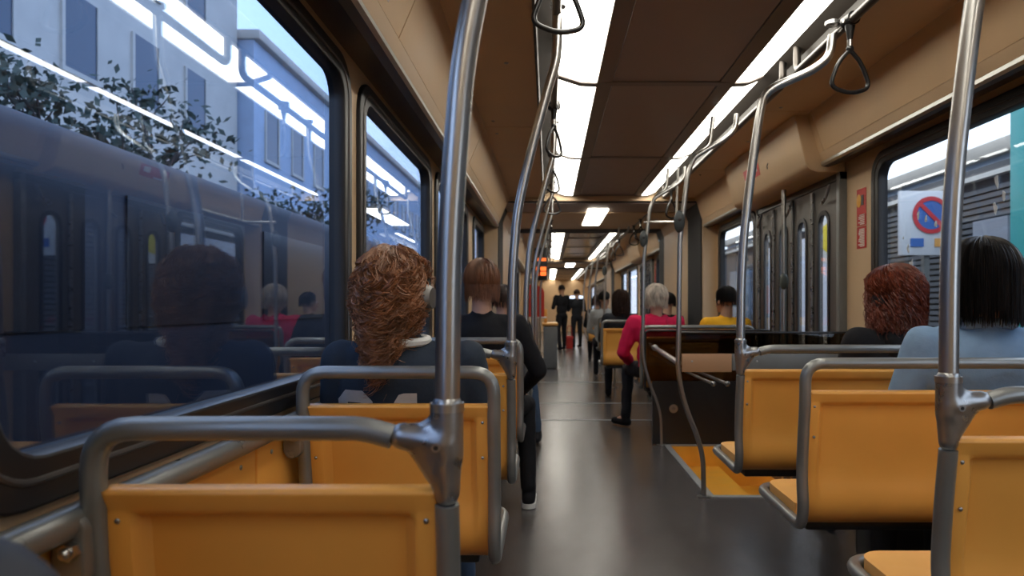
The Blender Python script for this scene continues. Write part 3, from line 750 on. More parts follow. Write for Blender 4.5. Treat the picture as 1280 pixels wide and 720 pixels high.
lo(bm_obj('casing', bm, mat('red_casing', (.55,.035,.015), .45), smooth=True), rb)

# ------------------------------------------------------------------ people
def hand_prims(w, d, n, s, side=1, curl=.5):
    """w wrist, d direction of the fingers, n palm normal (curl direction); side = which way the thumb leaves"""
    w, d, n = Vector(w), Vector(d).normalized(), Vector(n).normalized(); x = d.cross(n).normalized()*side
    out = [('c', w, w+d*.03*s, .022*s, .022*s)]
    for k in (-1.5,-.5,.5,1.5): out.append(('c', w+d*.025*s+x*k*.011*s, w+d*.085*s+x*k*.019*s, .013*s, .0115*s))
    for k, L in ((-1.5,.058),(-.5,.072),(.5,.078),(1.5,.07)):
        b_ = w+d*.088*s+x*k*.0205*s
        d1 = (d + n*curl*.6).normalized(); d2 = (d + n*curl*1.6).normalized()
        m1 = b_+d1*L*.5*s; out += [('c', b_, m1, .0092*s, .0086*s), ('c', m1, m1+d2*L*.5*s, .0084*s, .0072*s)]
    t0 = w+d*.025*s+x*.024*s; t1 = t0+(x*.8+d*.6+n*.3).normalized()*.042*s
    out += [('c', t0, t1, .0125*s, .0105*s), ('c', t1, t1+(x*.3+d+n*.3).normalized()*.032*s, .0100*s, .0082*s)]
    return out
def head_prims(F, s=1.):
    def q(x, y, z): return F @ Vector((x*s, y*s, z*s))
    R = F.to_3x3().to_4x4()
    out = [('e', q(0,-.012,.025), (.076*s,.094*s,.090*s), R), ('e', q(0,.028,-.035), (.060*s,.064*s,.078*s), R), ('c', q(-.012,.068,-.092), q(.012,.068,-.092), .020*s),
           ('c', q(0,.088,.012), q(0,.106,-.024), .008*s, .0125*s), ('c', q(-.03,.078,.022), q(.03,.078,.022), .012*s), ('c', q(-.016,.088,-.055), q(.016,.088,-.055), .0085*s),
           ('e', q(-.079,-.006,-.018), (.011*s,.02*s,.032*s), R), ('e', q(.079,-.006,-.018), (.011*s,.02*s,.032*s), R)]
    return out
def add_strand(bm, pts, r0, r1):
    n = len(pts); rings = []
    t = (pts[1]-pts[0]).normalized(); nn = t.orthogonal().normalized()
    for i, p in enumerate(pts):
        t = (pts[min(i+1,n-1)] - pts[max(i-1,0)]).normalized(); nn = (nn - t*nn.dot(t)).normalized(); bn = t.cross(nn)
        r = r0 + (r1-r0)*(i/(n-1))**2
        rings.append([bm.verts.new(p + (nn*math.cos(a) + bn*math.sin(a)*.6)*r) for a in (0, 2.094, 4.189)])
    for A, B in zip(rings, rings[1:]):
        for k in range(3): bm.faces.new((A[k], A[(k+1)%3], B[(k+1)%3], B[k]))
def hair(F, m, parent, n=500, length=.25, r=.004, wave=.0, freq=30, rad=(.084,.104,.100), drop_in=.0, seed=1, theta_end=105, lvar=.25, lift=.0, steps=14, face=-.25, cap=True, volume=.0, back=0., shape=None, part_name='hair'):
    """strands that lie over the skull from the crown then fall; F head frame"""
    rg = random.Random(seed); bm = bmesh.new(); wz = Vector((0,0,1))
    c = Vector((0,-.012,.022)); Fi = F.to_3x3().inverted(); down = (Fi @ Vector((0,0,-1))).normalized()
    for i in range(n):
        phi = rg.uniform(0, 2*PI); th0 = math.acos(1-rg.random()*1.0)*.75
        fwd = math.sin(phi)      # +1 = face
        L = length*(1-lvar*rg.random())
        te = math.radians(theta_end)
        if fwd > face: te = math.radians(theta_end - 55*min(1, (fwd-face)/(1-face)))   # open the face
        k = 1 + lift*rg.random() ; pts = []; l = 0; th = th0; prev = None
        a1, a2 = rg.uniform(0,6.28), rg.uniform(0,6.28); wv = wave*rg.uniform(.5,1.3); fq = freq*rg.uniform(.8,1.2)
        p = None; ds = L/steps; ph = phi; pos = None
        for s_ in range(steps+1):
            if th < te or pos is None:
                kk = k + volume*(th/te)
                pos = c + Vector((rad[0]*kk*math.sin(th)*math.cos(ph), rad[1]*kk*math.sin(th)*math.sin(ph), rad[2]*kk*math.cos(th)))
                th += ds/.095
                if fwd > face: ph += (-.10 if math.cos(phi) > 0 else .10)*(-1)*0 
            else:
                inn = Vector((-pos.x*drop_in*8, -(pos.y+.06)*drop_in*4 - back, 0))
                pos = pos + (down + inn).normalized()*ds
            t = s_/steps; amp = wv*min(1, t*2.2)
            off = Vector((math.cos(a1+fq*l), math.sin(a1+fq*l)*.9, math.sin(a2+fq*l*1.1)*.5))*amp
            pts.append(F @ (pos+off)); l += ds
        if fwd > .35 and th0 > 0.9: continue
        add_strand(bm, pts, r*rg.uniform(.7,1.3), r*.35)
    if cap:
        g = bmesh.ops.create_uvsphere(bm, u_segments=24, v_segments=16, radius=1)
        kill = []
        for v in g['verts']:
            x, y, z = v.co
            if (y > .25 and z < .42) or z < -.45 : kill.append(v)
            v.co = F @ (c + Vector((x*rad[0]*.99, y*rad[1]*.99, z*rad[2]*.99)))
        bmesh.ops.delete(bm, geom=kill, context='VERTS')
    return bm_obj(part_name, bm, m, parent, smooth=False, recalc=False)
def curls(F, m, parent, locks=190, per=12, seed=1, rad=(.088,.106,.102)):
    """long curly hair: spiral locks of many fine strands, gathered towards a ragged point low on the back"""
    rg = random.Random(seed); bm = bmesh.new(); c = Vector((0,-.012,.022))
    Fi = F.to_3x3().inverted(); down = (Fi @ Vector((0,0,-1))).normalized()
    for i in range(locks):
        phi = rg.uniform(PI*.92, PI*2.08) if rg.random() < .8 else rg.uniform(0, 2*PI)
        th0 = math.acos(1-rg.random())*.95; L = rg.uniform(.20, .36); depth = rg.uniform(-.05, .04)
        if math.sin(phi) > .2: th0 = min(th0, .6); L = .14
        a0 = rg.uniform(0, 6.28); fq = rg.uniform(85, 140)*rg.choice((-1, 1)); amp = rg.uniform(.008, .017)
        pos = None; th = th0; n = 46; ds = L/n; base = []; bot = -.06 - rg.random()*.10; narrow = rg.uniform(.35, 1.15)
        for k in range(n+1):
            if th < 1.62 or pos is None:
                q = 1+.06+depth + .10*(th/1.6)
                pos = c + Vector((rad[0]*q*math.sin(th)*math.cos(phi), rad[1]*q*math.sin(th)*math.sin(phi), rad[2]*q*math.cos(th))); th += ds/.10
            else:
                pos = pos + (down + Vector((0, -(pos.y+.115)*1.2, 0))).normalized()*ds
                if pos.z < -.045: pos.x *= 1 - ds*8.5*narrow
            base.append(pos.copy())
        for j in range(per):
            o = Vector((rg.gauss(0,1), rg.gauss(0,1), rg.gauss(0,1)))*.0032; dl = rg.uniform(.72, 1.0); dph = rg.gauss(0,.35); am = amp*rg.uniform(.75,1.25)
            pts = []; m_ = int(n*dl)
            for k in range(m_+1):
                l = k*ds; w = am*min(1, k/12)*(1+.6*k/n)
                pts.append(F @ (base[k] + o*(1+k/n) + Vector((math.cos(a0+dph+fq*l), math.sin(a0+dph+fq*l), .5*math.sin(a0+fq*l)))*w))
            add_strand(bm, pts, .0016*rg.uniform(.7,1.4), .0006)
    # scalp layer combed back so the top of the head is not bare
    for i in range(450):
        phi = rg.uniform(0, 2*PI); th = rg.uniform(0, .9); dth = rg.uniform(.5, 1.0); pts = []
        for k in range(12):
            t = th + dth*k/11; q = 1.05 + .04*rg.random()*0 + .02*math.sin(k*1.3+i)
            pts.append(F @ (c + Vector((rad[0]*q*math.sin(t)*math.cos(phi+.15*math.sin(k*.7+i)), rad[1]*q*math.sin(t)*math.sin(phi+.15*math.sin(k*.7+i)), rad[2]*q*math.cos(t)))))
        if math.sin(phi) > .3 and th+dth > .9: continue
        add_strand(bm, pts, .0022, .0008)
    g = bmesh.ops.create_uvsphere(bm, u_segments=24, v_segments=16, radius=1); kill = []
    for v in g['verts']:
        x, y, z = v.co
        if (y > .25 and z < .42) or z < -.5: kill.append(v)
        v.co = F @ (c + Vector((x*rad[0]*1.01, y*rad[1]*1.01, z*rad[2]*1.01)))
    bmesh.ops.delete(bm, geom=kill, context='VERTS')
    add_ell(bm, F @ Vector((0,-.10,-.10)), (.055,.035,.085), 14, 10)
    return bm_obj('hair', bm, m, parent, smooth=False, recalc=False)
def set_smooth(o):
    for p in o.data.polygons: p.use_smooth = True
def seated(label, x, y, s=1., wd=1., skin=SKIN, top=BLACKC, pants=BLACKC, shoes=BLACKC, yaw=0, hyaw=0, sh=.52, vox=.012, face=False, legs=None, fold=.004, sleeve_name='sweater', hpitch=0, htilt=0, hx=0, hscale=1., arms=None, hood=False, bulk=0., collar=None, sole=None, neck_skin=True):
    root = empty('person', (x, y, 0), yaw, label, 'person')
    def Z(z): return sh + z*s
    W = wd
    F = Matrix.Translation((hx, .005, Z(.755))) @ Matrix.Rotation(hyaw, 4, 'Z') @ Matrix.Rotation(hpitch, 4, 'X') @ Matrix.Rotation(htilt, 4, 'Y')
    leg = legs or {}
    J = {}
    for sd in (-1, 1):
        J[sd] = dict(sho=Vector((sd*.165*W, 0, Z(.525))), elb=Vector((sd*.225*W, .05, Z(.245))), wri=Vector((sd*.10, .27, Z(.17))), hip=Vector((sd*.085, .02, sh+.075)), knee=Vector((sd*.11, .43, sh+.06)), ank=Vector((sd*.11, .46, .09)))
        if arms and sd in arms: J[sd].update({k: Vector(v) for k, v in arms[sd].items()})
        if sd in leg: J[sd].update({k: Vector(v) for k, v in leg[sd].items()})
        # keep the soles on the floor
        t = J[sd].get('toe'); J[sd]['toe'] = t if t is not None else J[sd]['ank'] + Vector((0, .15, -.05))
    body = head_prims(F, hscale) + [('c', F @ Vector((0,-.02,-.06)), Vector((0,-.012,Z(.56))), .050, .056), ('e', (0,0,Z(.42)), (.145*W,.085,.15*s)), ('e', (0,.005,Z(.22)), (.13*W,.085,.17*s)), ('e', (0,.02,sh+.09), (.14,.10,.09)), ('c', (-.13*W,0,Z(.52)), (.13*W,0,Z(.52)), .045)]
    gar = [('c', (-.115*W,-.002,Z(.52)), (.115*W,-.002,Z(.52)), .064), ('e', (0,-.002,Z(.43)), (.178*W,.112,.165*s)), ('e', (0,.0,Z(.22)), (.158*W,.112,.19*s)), ('e', (0,.02,sh+.085), (.168,.122,.10)), ('c', (0,-.008,Z(.53)), (0,-.010,Z(.575)), .075, .060)]
    pan = [('e', (0,.03,sh+.075), (.16,.12,.075))]; shoe = []
    for sd in (-1, 1):
        j = J[sd]
        body += [('c', j['sho'], j['elb'], .042, .035), ('c', j['elb'], j['wri'], .034, .024), ('c', j['hip'], j['knee'], .068, .048), ('c', j['knee'], j['ank'], .045, .032), ('c', j['ank'], j['toe'], .032, .026)]
        body += hand_prims(j['wri'], (j['wri']-j['elb']).normalized() + Vector((0,.0,-.15)), (0,0,-1), .95, -sd, .5)
        gar += [('c', j['sho'], j['elb'], .062+bulk, .050+bulk), ('c', j['elb'], j['wri'], .050+bulk, .034+bulk*.7)]
        pan += [('c', j['hip'], j['knee'], .086, .064), ('c', j['knee'], j['ank']+Vector((0,0,.02)), .062, .046)]
        d = (j['toe']-j['ank']); d.z = 0; d = d.normalized() if d.length > .01 else Vector((0,1,0)); a = j['ank']
        zb = a.z-.045
        shoe += [('c', Vector((a.x,a.y,zb))-d*.02, Vector((a.x,a.y,zb))+d*.07, .040, .040), ('c', Vector((a.x,a.y,zb))+d*.07, Vector((a.x,a.y,zb-.006))+d*.165, .038, .034), ('c', a+Vector((0,0,-.03)), a+Vector((0,0,.01)), .042, .040)]
    union('body', body, skin, root, voxel=min(vox, .0075 if face or vox < .011 else vox), smooth=3)
    union(sleeve_name, gar, top, root, voxel=vox, smooth=8, fold=fold)
    union('trousers', pan, pants, root, voxel=vox, smooth=6, fold=fold)
    for q in (0, 1): union('shoe', shoe[q*3:q*3+3], shoes, root, voxel=.010, smooth=3)
    if hood: union('hood', [('c', (-.055,-.075,Z(.535)), (.055,-.075,Z(.535)), .042), ('e', (0,-.095,Z(.49)), (.095,.035,.07)), ('c', (-.08,-.03,Z(.575)), (-.05,.06,Z(.53)), .03), ('c', (.08,-.03,Z(.575)), (.05,.06,Z(.53)), .03)], top, root, voxel=.012, smooth=6, fold=.003)
    if face:
        for sd in (-1, 1):
            e = ell('eye', F @ Vector((sd*.031,.083,.004)), (.0125,.010,.0085), EYEW, root, seg=12, rings=8); ell('iris', F @ Vector((sd*.031,.0915,.004)), (.005,.0025,.005), PUPIL, e, seg=10, rings=6)
        ell('lips', F @ Vector((0,.094,-.056)), (.021,.006,.007), LIPS, root, seg=12, rings=8)
    return root, F
def headphones(F, root, band_m, cup_m, tilt=0, r=.098):
    hp = empty('headphones', (0,0,0)); hp.parent = root
    pts = []
    for k in range(17):
        a = PI*k/16; pts.append(F @ Vector((math.cos(a)*r, -.005+tilt*math.sin(a), -.01+math.sin(a)*(r+.028))))
    tube('headband', pts, .010, band_m, hp, sides=8)
    for sd in (-1, 1):
        M = F.to_3x3().to_4x4()
        bm = bmesh.new(); a = F @ Vector((sd*(r-.012), -.005, -.025)); b_ = F @ Vector((sd*(r+.020), -.005, -.025))
        add_tube(bm, [a, a.lerp(b_,.45), a.lerp(b_,.6), b_], [.040,.043,.038,.030], 20); bm_obj('ear_cup', bm, cup_m, hp, smooth=True)
        bm = bmesh.new(); add_tube(bm, [F @ Vector((sd*(r-.024),-.005,-.025)), a], [.036,.040], 20); bm_obj('ear_cushion', bm, BLACKP, hp, smooth=True)

# 1 curly haired woman in a numbered jersey
w1, F = seated('woman with long curly auburn hair and headphones, navy jersey with white number', -.425, 2.0, s=.90, wd=1.10, top=NAVY, pants=DENIM, shoes=WHITEC, vox=.009, hx=-.03, arms={-1: dict(elb=(-.215,.05,.76)), 1: dict(elb=(.225,.05,.76))}, sleeve_name='jersey', fold=.0035, hyaw=-.22)
HG = mat('headphone_grey', (.17,.16,.15), .35, metal=.4)
headphones(F, w1, BLACKP, HG, tilt=.045, r=.104)
curls(F, AUBURN, w1, locks=250, per=12, seed=3, rad=(.080,.104,.100))
# collar
bm = bmesh.new(); sh_, s_ = .52, .90
ring = [Vector((math.cos(a)*.070, math.sin(a)*.062-.012, sh_+.590*s_+.006*math.sin(a))) for a in [2*PI*k/28 for k in range(28)]]
add_tube(bm, ring, .013, 8, cyclic=True, flat=1.0); bm_obj('collar', bm, WHITEC, w1, smooth=True)
# number and sleeve stripe projected on the jersey
jers = [o for o in bpy.data.objects if o.parent == w1 and o.name.startswith('jersey')][0]
bv = BVHTree.FromPolygons([v.co for v in jers.data.vertices], [tuple(p.vertices) for p in jers.data.polygons])
def project(name, polys, m, parent, off=.0025, thick=.0012):
    bm = bmesh.new()
    for pl in polys:
        # pl: list of (x,z) corners of a quad, diced 5x5
        a, b_, c, d = [Vector((q[0], 0, q[1])) for q in pl]; n = 7; g = []
        for j in range(n):
            row = []
            for i in range(n):
                p = a.lerp(b_, i/(n-1)).lerp(d.lerp(c, i/(n-1)), j/(n-1))
                hit, nor, idx, dist = bv.ray_cast(Vector((p.x, -1, p.z)), Vector((0,1,0)))
                y = (hit.y if hit else -.05) - off
                row.append(bm.verts.new((p.x, y, p.z)))
            g.append(row)
        for j in range(n-1):
            for i in range(n-1): bm.faces.new((g[j][i], g[j][i+1], g[j+1][i+1], g[j+1][i]))
    o = bm_obj(name, bm, m, parent, recalc=False); md = o.modifiers.new('t','SOLIDIFY'); md.thickness = thick; return o
zt = .914; wn9 = .115; hgt = .20
x0 = -.182
def seg(xa, za, xb, zb, xc, zc, xd, zd): return [(xa,za),(xb,zb),(xc,zc),(xd,zd)]
t_ = .034
nine = [seg(x0+.03,zt-t_, x0+wn9-.03,zt-t_, x0+wn9-.03,zt, x0+.03,zt), seg(x0,zt-.03-.004, x0+.03,zt-t_, x0+.03,zt, x0,zt-.03), seg(x0+wn9-.03,zt-t_, x0+wn9,zt-.034, x0+wn9,zt-.03, x0+wn9-.03,zt),
        seg(x0,zt-.12, x0+.036,zt-.12, x0+.036,zt-.034, x0,zt-.034), seg(x0+wn9-.036,zt-.20, x0+wn9,zt-.20, x0+wn9,zt-.034, x0+wn9-.036,zt-.034), seg(x0+.036,zt-.12, x0+wn9-.036,zt-.12, x0+wn9-.036,zt-.086, x0+.036,zt-.086), seg(x0,zt-.20, x0+wn9-.036,zt-.20, x0+wn9-.036,zt-.166, x0,zt-.166)]
x1 = -.012
one = [seg(x1+.034,zt-.20, x1+.070,zt-.20, x1+.070,zt-.006, x1+.034,zt-.006), seg(x1-.012,zt-.062, x1+.034,zt-.062, x1+.034,zt-.006, x1+.020,zt-.010)]
project('number_nine', nine, CREAMC, w1); project('number_one', one, CREAMC, w1)

# 2 man in black with copper hair
w2, F = seated('man with short copper hair, black sweater and black trousers, left side', -.36, 3.68, s=1.01, wd=1.12, top=BLACKC, pants=BLACKC, shoes=BLACKC, vox=.010, legs={1: dict(knee=(.22,.34,.575), ank=(.245,.22,.095), toe=(.25,.37,.045))}, arms={1: dict(elb=(.30,.03,.80), wri=(.20,.25,.66))}, hyaw=-.15, hscale=1.0)
hair(F, AUBURN2, w2, n=2600, length=.175, r=.0020, wave=.003, freq=30, rad=(.091,.110,.103), seed=5, theta_end=116, lvar=.22, lift=.06, steps=12, drop_in=.012, face=.1)
# pale soles
for sd, a in ((1, (.245,.22,.02)),):
    bm = bmesh.new(); lp = rrect(-.04,.04,-.06,.20,.038,6)
    A = [bm.verts.new((a[0]+u, a[1]+v, .004)) for u, v in lp]; B = [bm.verts.new((a[0]+u*1.03, a[1]+v*1.01, .030)) for u, v in lp]
    bm.faces.new(A[::-1]); bm.faces.new(B)
    for k in range(len(lp)): bm.faces.new((A[k], A[(k+1)%len(lp)], B[(k+1)%len(lp)], B[k]))
    bm_obj('shoe_sole', bm, WHITEC, w2, smooth=True)

# 3 person in jeans two rows ahead, mostly hidden behind the man
w3, F = seated('person in blue jeans, mostly hidden ahead of the man in black', -.36, 5.345, s=.9, top=DARKC, pants=DENIM, shoes=DARKC, vox=.014, legs={1: dict(knee=(.20,.36,.56), ank=(.26,.30,.10), toe=(.27,.44,.05))})
hair(F, BROWNH, w3, n=400, length=.14, r=.005, rad=(.086,.106,.102), seed=6, steps=8)

# 4 grey haired woman in crimson jacket
w4, F = seated('grey haired person in bright crimson pink jacket, leg out in the aisle', .95, 6.04, s=.93, wd=1.12, top=PINK, pants=DARKC, shoes=BLACKC, vox=.012, legs={-1: dict(knee=(-.20,.38,.56), ank=(-.215,.44,.095), toe=(-.30,.56,.045))}, arms={-1: dict(elb=(-.29,.04,.74), wri=(-.20,.26,.64))}, sleeve_name='jacket', bulk=.013, fold=.010, hyaw=.2, hood=True)
hair(F, GREYH, w4, n=1400, length=.16, r=.0034, wave=.005, freq=60, rad=(.094,.112,.104), seed=8, theta_end=114, drop_in=.01, lift=.10, steps=9, face=.1)
# 5 yellow shirt
w5, F = seated('dark haired person in a yellow top by the right window', 1.56, 6.0, s=.91, wd=1.0, top=YEL, pants=DENIM, shoes=BLACKC, vox=.013, hyaw=.5, face=True, sleeve_name='yellow_top', skin=SKIN2)
hair(F, BLACKH, w5, n=600, length=.13, r=.005, rad=(.086,.106,.104), seed=9, theta_end=110, steps=9)
# 6 dyed red hair, black hoodie
w6, F = seated('woman with wavy dyed red hair and headphones in a black hoodie', 1.555, 3.03, s=.90, wd=1.05, top=BLACKC, pants=DARKC, shoes=BLACKC, vox=.011, hyaw=.45, hpitch=-.22, hood=True, bulk=.008, sleeve_name='hoodie', hx=-.02)
headphones(F, w6, mat('headband_pale', (.5,.46,.42), .4), BLACKP, tilt=.0, r=.096)
hair(F, REDH, w6, n=2600, length=.27, r=.0022, wave=.010, freq=80, rad=(.090,.110,.106), drop_in=.02, seed=10, theta_end=98, lvar=.3, lift=.10, steps=26, volume=.15, face=.0)
# 7 light blue blazer, black bob
w7, F = seated('woman with a black bob in a light blue blazer, right picture edge', 1.465, 2.305, s=.965, wd=1.18, top=BLAZER, pants=DARKC, shoes=BLACKC, vox=.009, sleeve_name='blazer', fold=.004, hyaw=-.05)
hair(F, BLACKH, w7, n=2200, length=.235, r=.0032, wave=.0015, freq=12, rad=(.098,.116,.110), drop_in=.012, seed=12, theta_end=90, lvar=.05, lift=.05, steps=16, volume=.12, face=.05)
union('collar', [('c', (-.068,-.05,.52+.585*.985), (.068,-.05,.52+.585*.985), .022), ('c', (-.075,-.045,.52+.58*.985), (-.07,.05,.52+.55*.985), .02), ('c', (.075,-.045,.52+.58*.985), (.07,.05,.52+.55*.985), .02)], BLAZER, w7, voxel=.008, smooth=5)
# 8 brown haired woman in joint seat
w8, F = seated('person with long dark brown hair sitting inside the articulated joint', .87, 8.23, s=.94, top=DARKC, pants=DARKC, shoes=BLACKC, vox=.014, face=False)
hair(F, BROWNH, w8, n=500, length=.30, r=.006, wave=.006, freq=30, rad=(.094,.112,.106), seed=14, steps=12, volume=.1)
w8b, F = seated('person with short dark hair beside the brown haired one in the joint', 1.425, 8.24, s=.90, wd=.95, top=BLACKC, pants=DARKC, shoes=BLACKC, vox=.014, face=True, hyaw=.9, skin=SKIN)
hair(F, BLACKH, w8b, n=350, length=.13, r=.006, rad=(.088,.108,.104), seed=15, steps=8)
# 9 man in pale grey shirt
w9, F = seated('man with short black hair in a pale grey shirt, far right', .90, 10.95, s=1.0, wd=1.1, top=GREYC, pants=DARKC, shoes=BLACKC, vox=.014, hyaw=-.7, face=True, skin=SKIN2, sleeve_name='shirt')
hair(F, BLACKH, w9, n=350, length=.10, r=.006, rad=(.086,.106,.102), seed=16, steps=7)
w10, F = seated('distant person in dark clothes behind the man in pale grey', .98, 13.95, s=.98, top=BLACKC, pants=BLACKC, shoes=BLACKC, vox=.016)
hair(F, BROWNH, w10, n=300, length=.2, r=.007, rad=(.09,.11,.104), seed=17, steps=7)

# 11 standing man in the aisle, far
def standing(label, x, y, yaw, top, pants, skin, hm, seed, H=1.74, hyaw=0, bag=None):
    root = empty('person', (x, y, 0), yaw, label, 'person'); k = H/1.74
    F = Matrix.Translation((0,.01,1.61*k)) @ Matrix.Rotation(hyaw, 4, 'Z') @ Matrix.Rotation(-.25, 4, 'X')
    body = head_prims(F, k) + [('c', F @ Vector((0,-.02,-.06)), (0,-.01,1.43*k), .05, .056), ('e', (0,0,1.28*k), (.15,.09,.16)), ('e', (0,0,1.07*k), (.13,.085,.17)), ('e', (0,0,.93*k), (.145,.10,.10)), ('c', (-.13,0,1.40*k), (.13,0,1.40*k), .045)]
    gar = [('c', (-.12,0,1.40*k), (.12,0,1.40*k), .064), ('e', (0,0,1.28*k), (.18,.115,.17)), ('e', (0,0,1.08*k), (.155,.11,.2)), ('c', (0,-.005,1.42*k), (0,-.005,1.46*k), .07, .06)]
    pan = [('e', (0,0,.93*k), (.155,.115,.11))]; shoe = []
    for sd in (-1, 1):
        sho = Vector((sd*.175,0,1.41*k)); elb = Vector((sd*.24,.03,1.13*k)); wri = Vector((sd*.12,.24,1.12*k)) if sd > 0 else Vector((-.10,.27,1.16*k))
        hip = Vector((sd*.085,0,.90*k)); knee = Vector((sd*.11,.03+.03*sd,.49*k)); ank = Vector((sd*.13,-.02+.10*sd,.09))
        body += [('c', sho, elb, .042, .036), ('c', elb, wri, .034, .025), ('c', hip, knee, .07, .05), ('c', knee, ank, .046, .034), ('c', ank, ank+Vector((0,.14,-.05)), .03, .026)] + hand_prims(wri, wri-elb, (0,0,1), .95, sd, .6)
        gar += [('c', sho, elb, .062, .052), ('c', elb, wri, .05, .036)]; pan += [('c', hip, knee, .088, .064), ('c', knee, ank+Vector((0,0,.02)), .062, .05)]
        shoe += [('c', ank+Vector((0,-.02,-.045)), ank+Vector((0,.08,-.045)), .042, .04), ('c', ank+Vector((0,.08,-.047)), ank+Vector((0,.18,-.052)), .038, .034), ('c', ank+Vector((0,0,-.03)), ank, .045, .042)]
    union('body', body, skin, root, voxel=.010, smooth=3); union('jacket', gar, top, root, voxel=.014, smooth=6, fold=.006); union('trousers', pan, pants, root, voxel=.014, smooth=6, fold=.005); [union('shoe', shoe[q*3:q*3+3], BLACKC, root, voxel=.012, smooth=3) for q in (0, 1)]
    for sd in (-1, 1):
        e = ell('eye', F @ Vector((sd*.031,.083,.004)), (.0125,.010,.0085), EYEW, root, seg=12, rings=8); ell('iris', F @ Vector((sd*.031,.0915,.004)), (.005,.0025,.005), PUPIL, e, seg=10, rings=6)
    ell('lips', F @ Vector((0,.094,-.056)), (.021,.006,.007), LIPS, root, seg=12, rings=8)
    hair(F, hm, root, n=350, length=.10, r=.006, rad=(.086,.106,.102), seed=seed, steps=7)
    return root
standing('man in dark clothes standing in the far aisle, looking down', .34, 17.9, .55, BLACKC, BLACKC, SKIN2, BLACKH, 21, 1.72)
standing('dark clothed person standing farther right of the aisle, near the far end', .78, 18.9, .3, DARKC, DARKC, SKIN, BROWNH, 22, 1.62)

# dark padded bag on the nearest left seat, bottom corner of the picture
bg = empty('padded_bag', (-.425, .46, .503), 0, 'dark navy padded bag on the nearest seat, bottom left corner', 'bag')
o = union('bag_body', [('e', (-.01,.0,.17), (.135,.10,.17)), ('e', (-.005,.02,.34), (.105,.085,.145)), ('b', -.12,.10,-.07,.07,.005,.30)], mat('navy_nylon', (.010,.014,.026), .6, noise_amt=.2), bg, voxel=.010, smooth=10, fold=.006)
tube('bag_handle', fillet([(-.07,0,.46),(-.07,0,.50),(-.01,0,.50),(-.01,0,.46)], .02), .009, BLACKP, bg)

rbg = empty('red_bag', (.56, 18.5, 0), 0, 'small red shoulder bag standing on the far aisle floor', 'bag')
union('bag_body', [('b', -.09,.09,-.06,.06,.0,.30), ('c', (-.06,0,.30), (.06,0,.30), .05)], mat('red_fabric', (.5,.03,.02), .7), rbg, voxel=.014, smooth=4)
tube('strap', fillet([(-.07,0,.32),(-.05,0,.62),(.05,0,.62),(.07,0,.32)], .05), .010, mat('red_strap', (.4,.03,.02), .7), rbg)

# ------------------------------------------------------------------ outside
FAC1 = mat('facade_pale_blue', (.36,.44,.55), .8, noise_amt=.08, noise_scale=1.5); FAC2 = mat('facade_beige', (.50,.46,.40), .8, noise_amt=.08, noise_scale=1.5)
FACD = mat('facade_dark', (.06,.065,.08), .7, noise_amt=.1); WINM = mat('facade_window', (.05,.07,.10), .15); NAVYP = mat('navy_paint', (.010,.012,.022), .6)
ASPH = mat('asphalt', (.06,.06,.065), .85, noise_amt=.2, noise_scale=6); SHUT = mat('shutter_grey', (.11,.12,.14), .5); TEAL = mat('teal_paint', (.03,.36,.36), .5)
S(box('ground_street', -40, 40, -15, 80, -.55, -.42, ASPH))
def building(x0, x1, y0, y1, h, m, label, face, storey=3.2, base=-.42, first=3.4):
    b_ = empty('street_building', ((x0+x1)/2, (y0+y1)/2, base), 0, label, 'building')
    lo(box('walls', x0, x1, y0, y1, base, h, m), b_)
    xf = x1 if face > 0 else x0
    lo(box('cornice', x0-.25, x1+.25, y0-.1, y1+.1, h-.35, h, FAC2, bev=.05), b_)
    z = first
    while z + 2.0 < h:
        y = y0+1.0; bm = bmesh.new(); bm2 = bmesh.new()
        while y+1.2 < y1:
            add_box(bm, xf-.03, xf+.03, y, y+1.1, z, z+1.8); add_box(bm2, xf-.06, xf+.08, y-.12, y+1.22, z-.12, z-.002); add_box(bm2, xf-.05, xf+.06, y-.10, y-.002, z, z+1.8); add_box(bm2, xf-.05, xf+.06, y+1.102, y+1.2, z, z+1.8)
            y += 2.6
        lo(bm_obj('window_row', bm, WINM), b_); lo(bm_obj('window_surrounds', bm2, FAC2), b_)
        z += storey
    return b_
building(-16, -10, -6, 9, 13, FAC1, 'pale blue street building seen through the big left window', 1)
building(-17, -11, 9.2, 24, 15, FAC2, 'beige street building seen through the second left window', 1)
building(-15, -10.5, 24.2, 60, 11, FAC1, 'distant grey blue building behind the left windows', 1)
building(11, 17, -6, 14, 5.0, FAC1, 'low blue grey building seen through the near right window', -1, first=2.6)
building(10.5, 16, 14.2, 40, 5.0, FAC1, 'blue grey building behind the far right window', -1, first=2.6)
# passing dark tram on the left
tr = empty('passing_tram', (-3.6, 8, -.42), 0, 'dark navy tram passing close outside the left windows', 'tram')
lo(box('body', -5.2, -3.05, -5, 26, -.25, 2.32, NAVYP, bev=.15, seg=4), tr)
bm = bmesh.new()
for k in range(13): add_box(bm, -3.06, -3.035, -4.5+2.35*k, -4.5+2.35*k+1.9, 1.0, 1.95, .0)
lo(bm_obj('window_band', bm, mat('tram_window', (.008,.01,.016), .25)), tr)
for k in range(4):
    for xx in (-4.9, -3.35): lo(cyl('wheel', (xx-.1, -3+8*k, -.12), (xx+.1, -3+8*k, -.12), .30, RUBBER), tr)
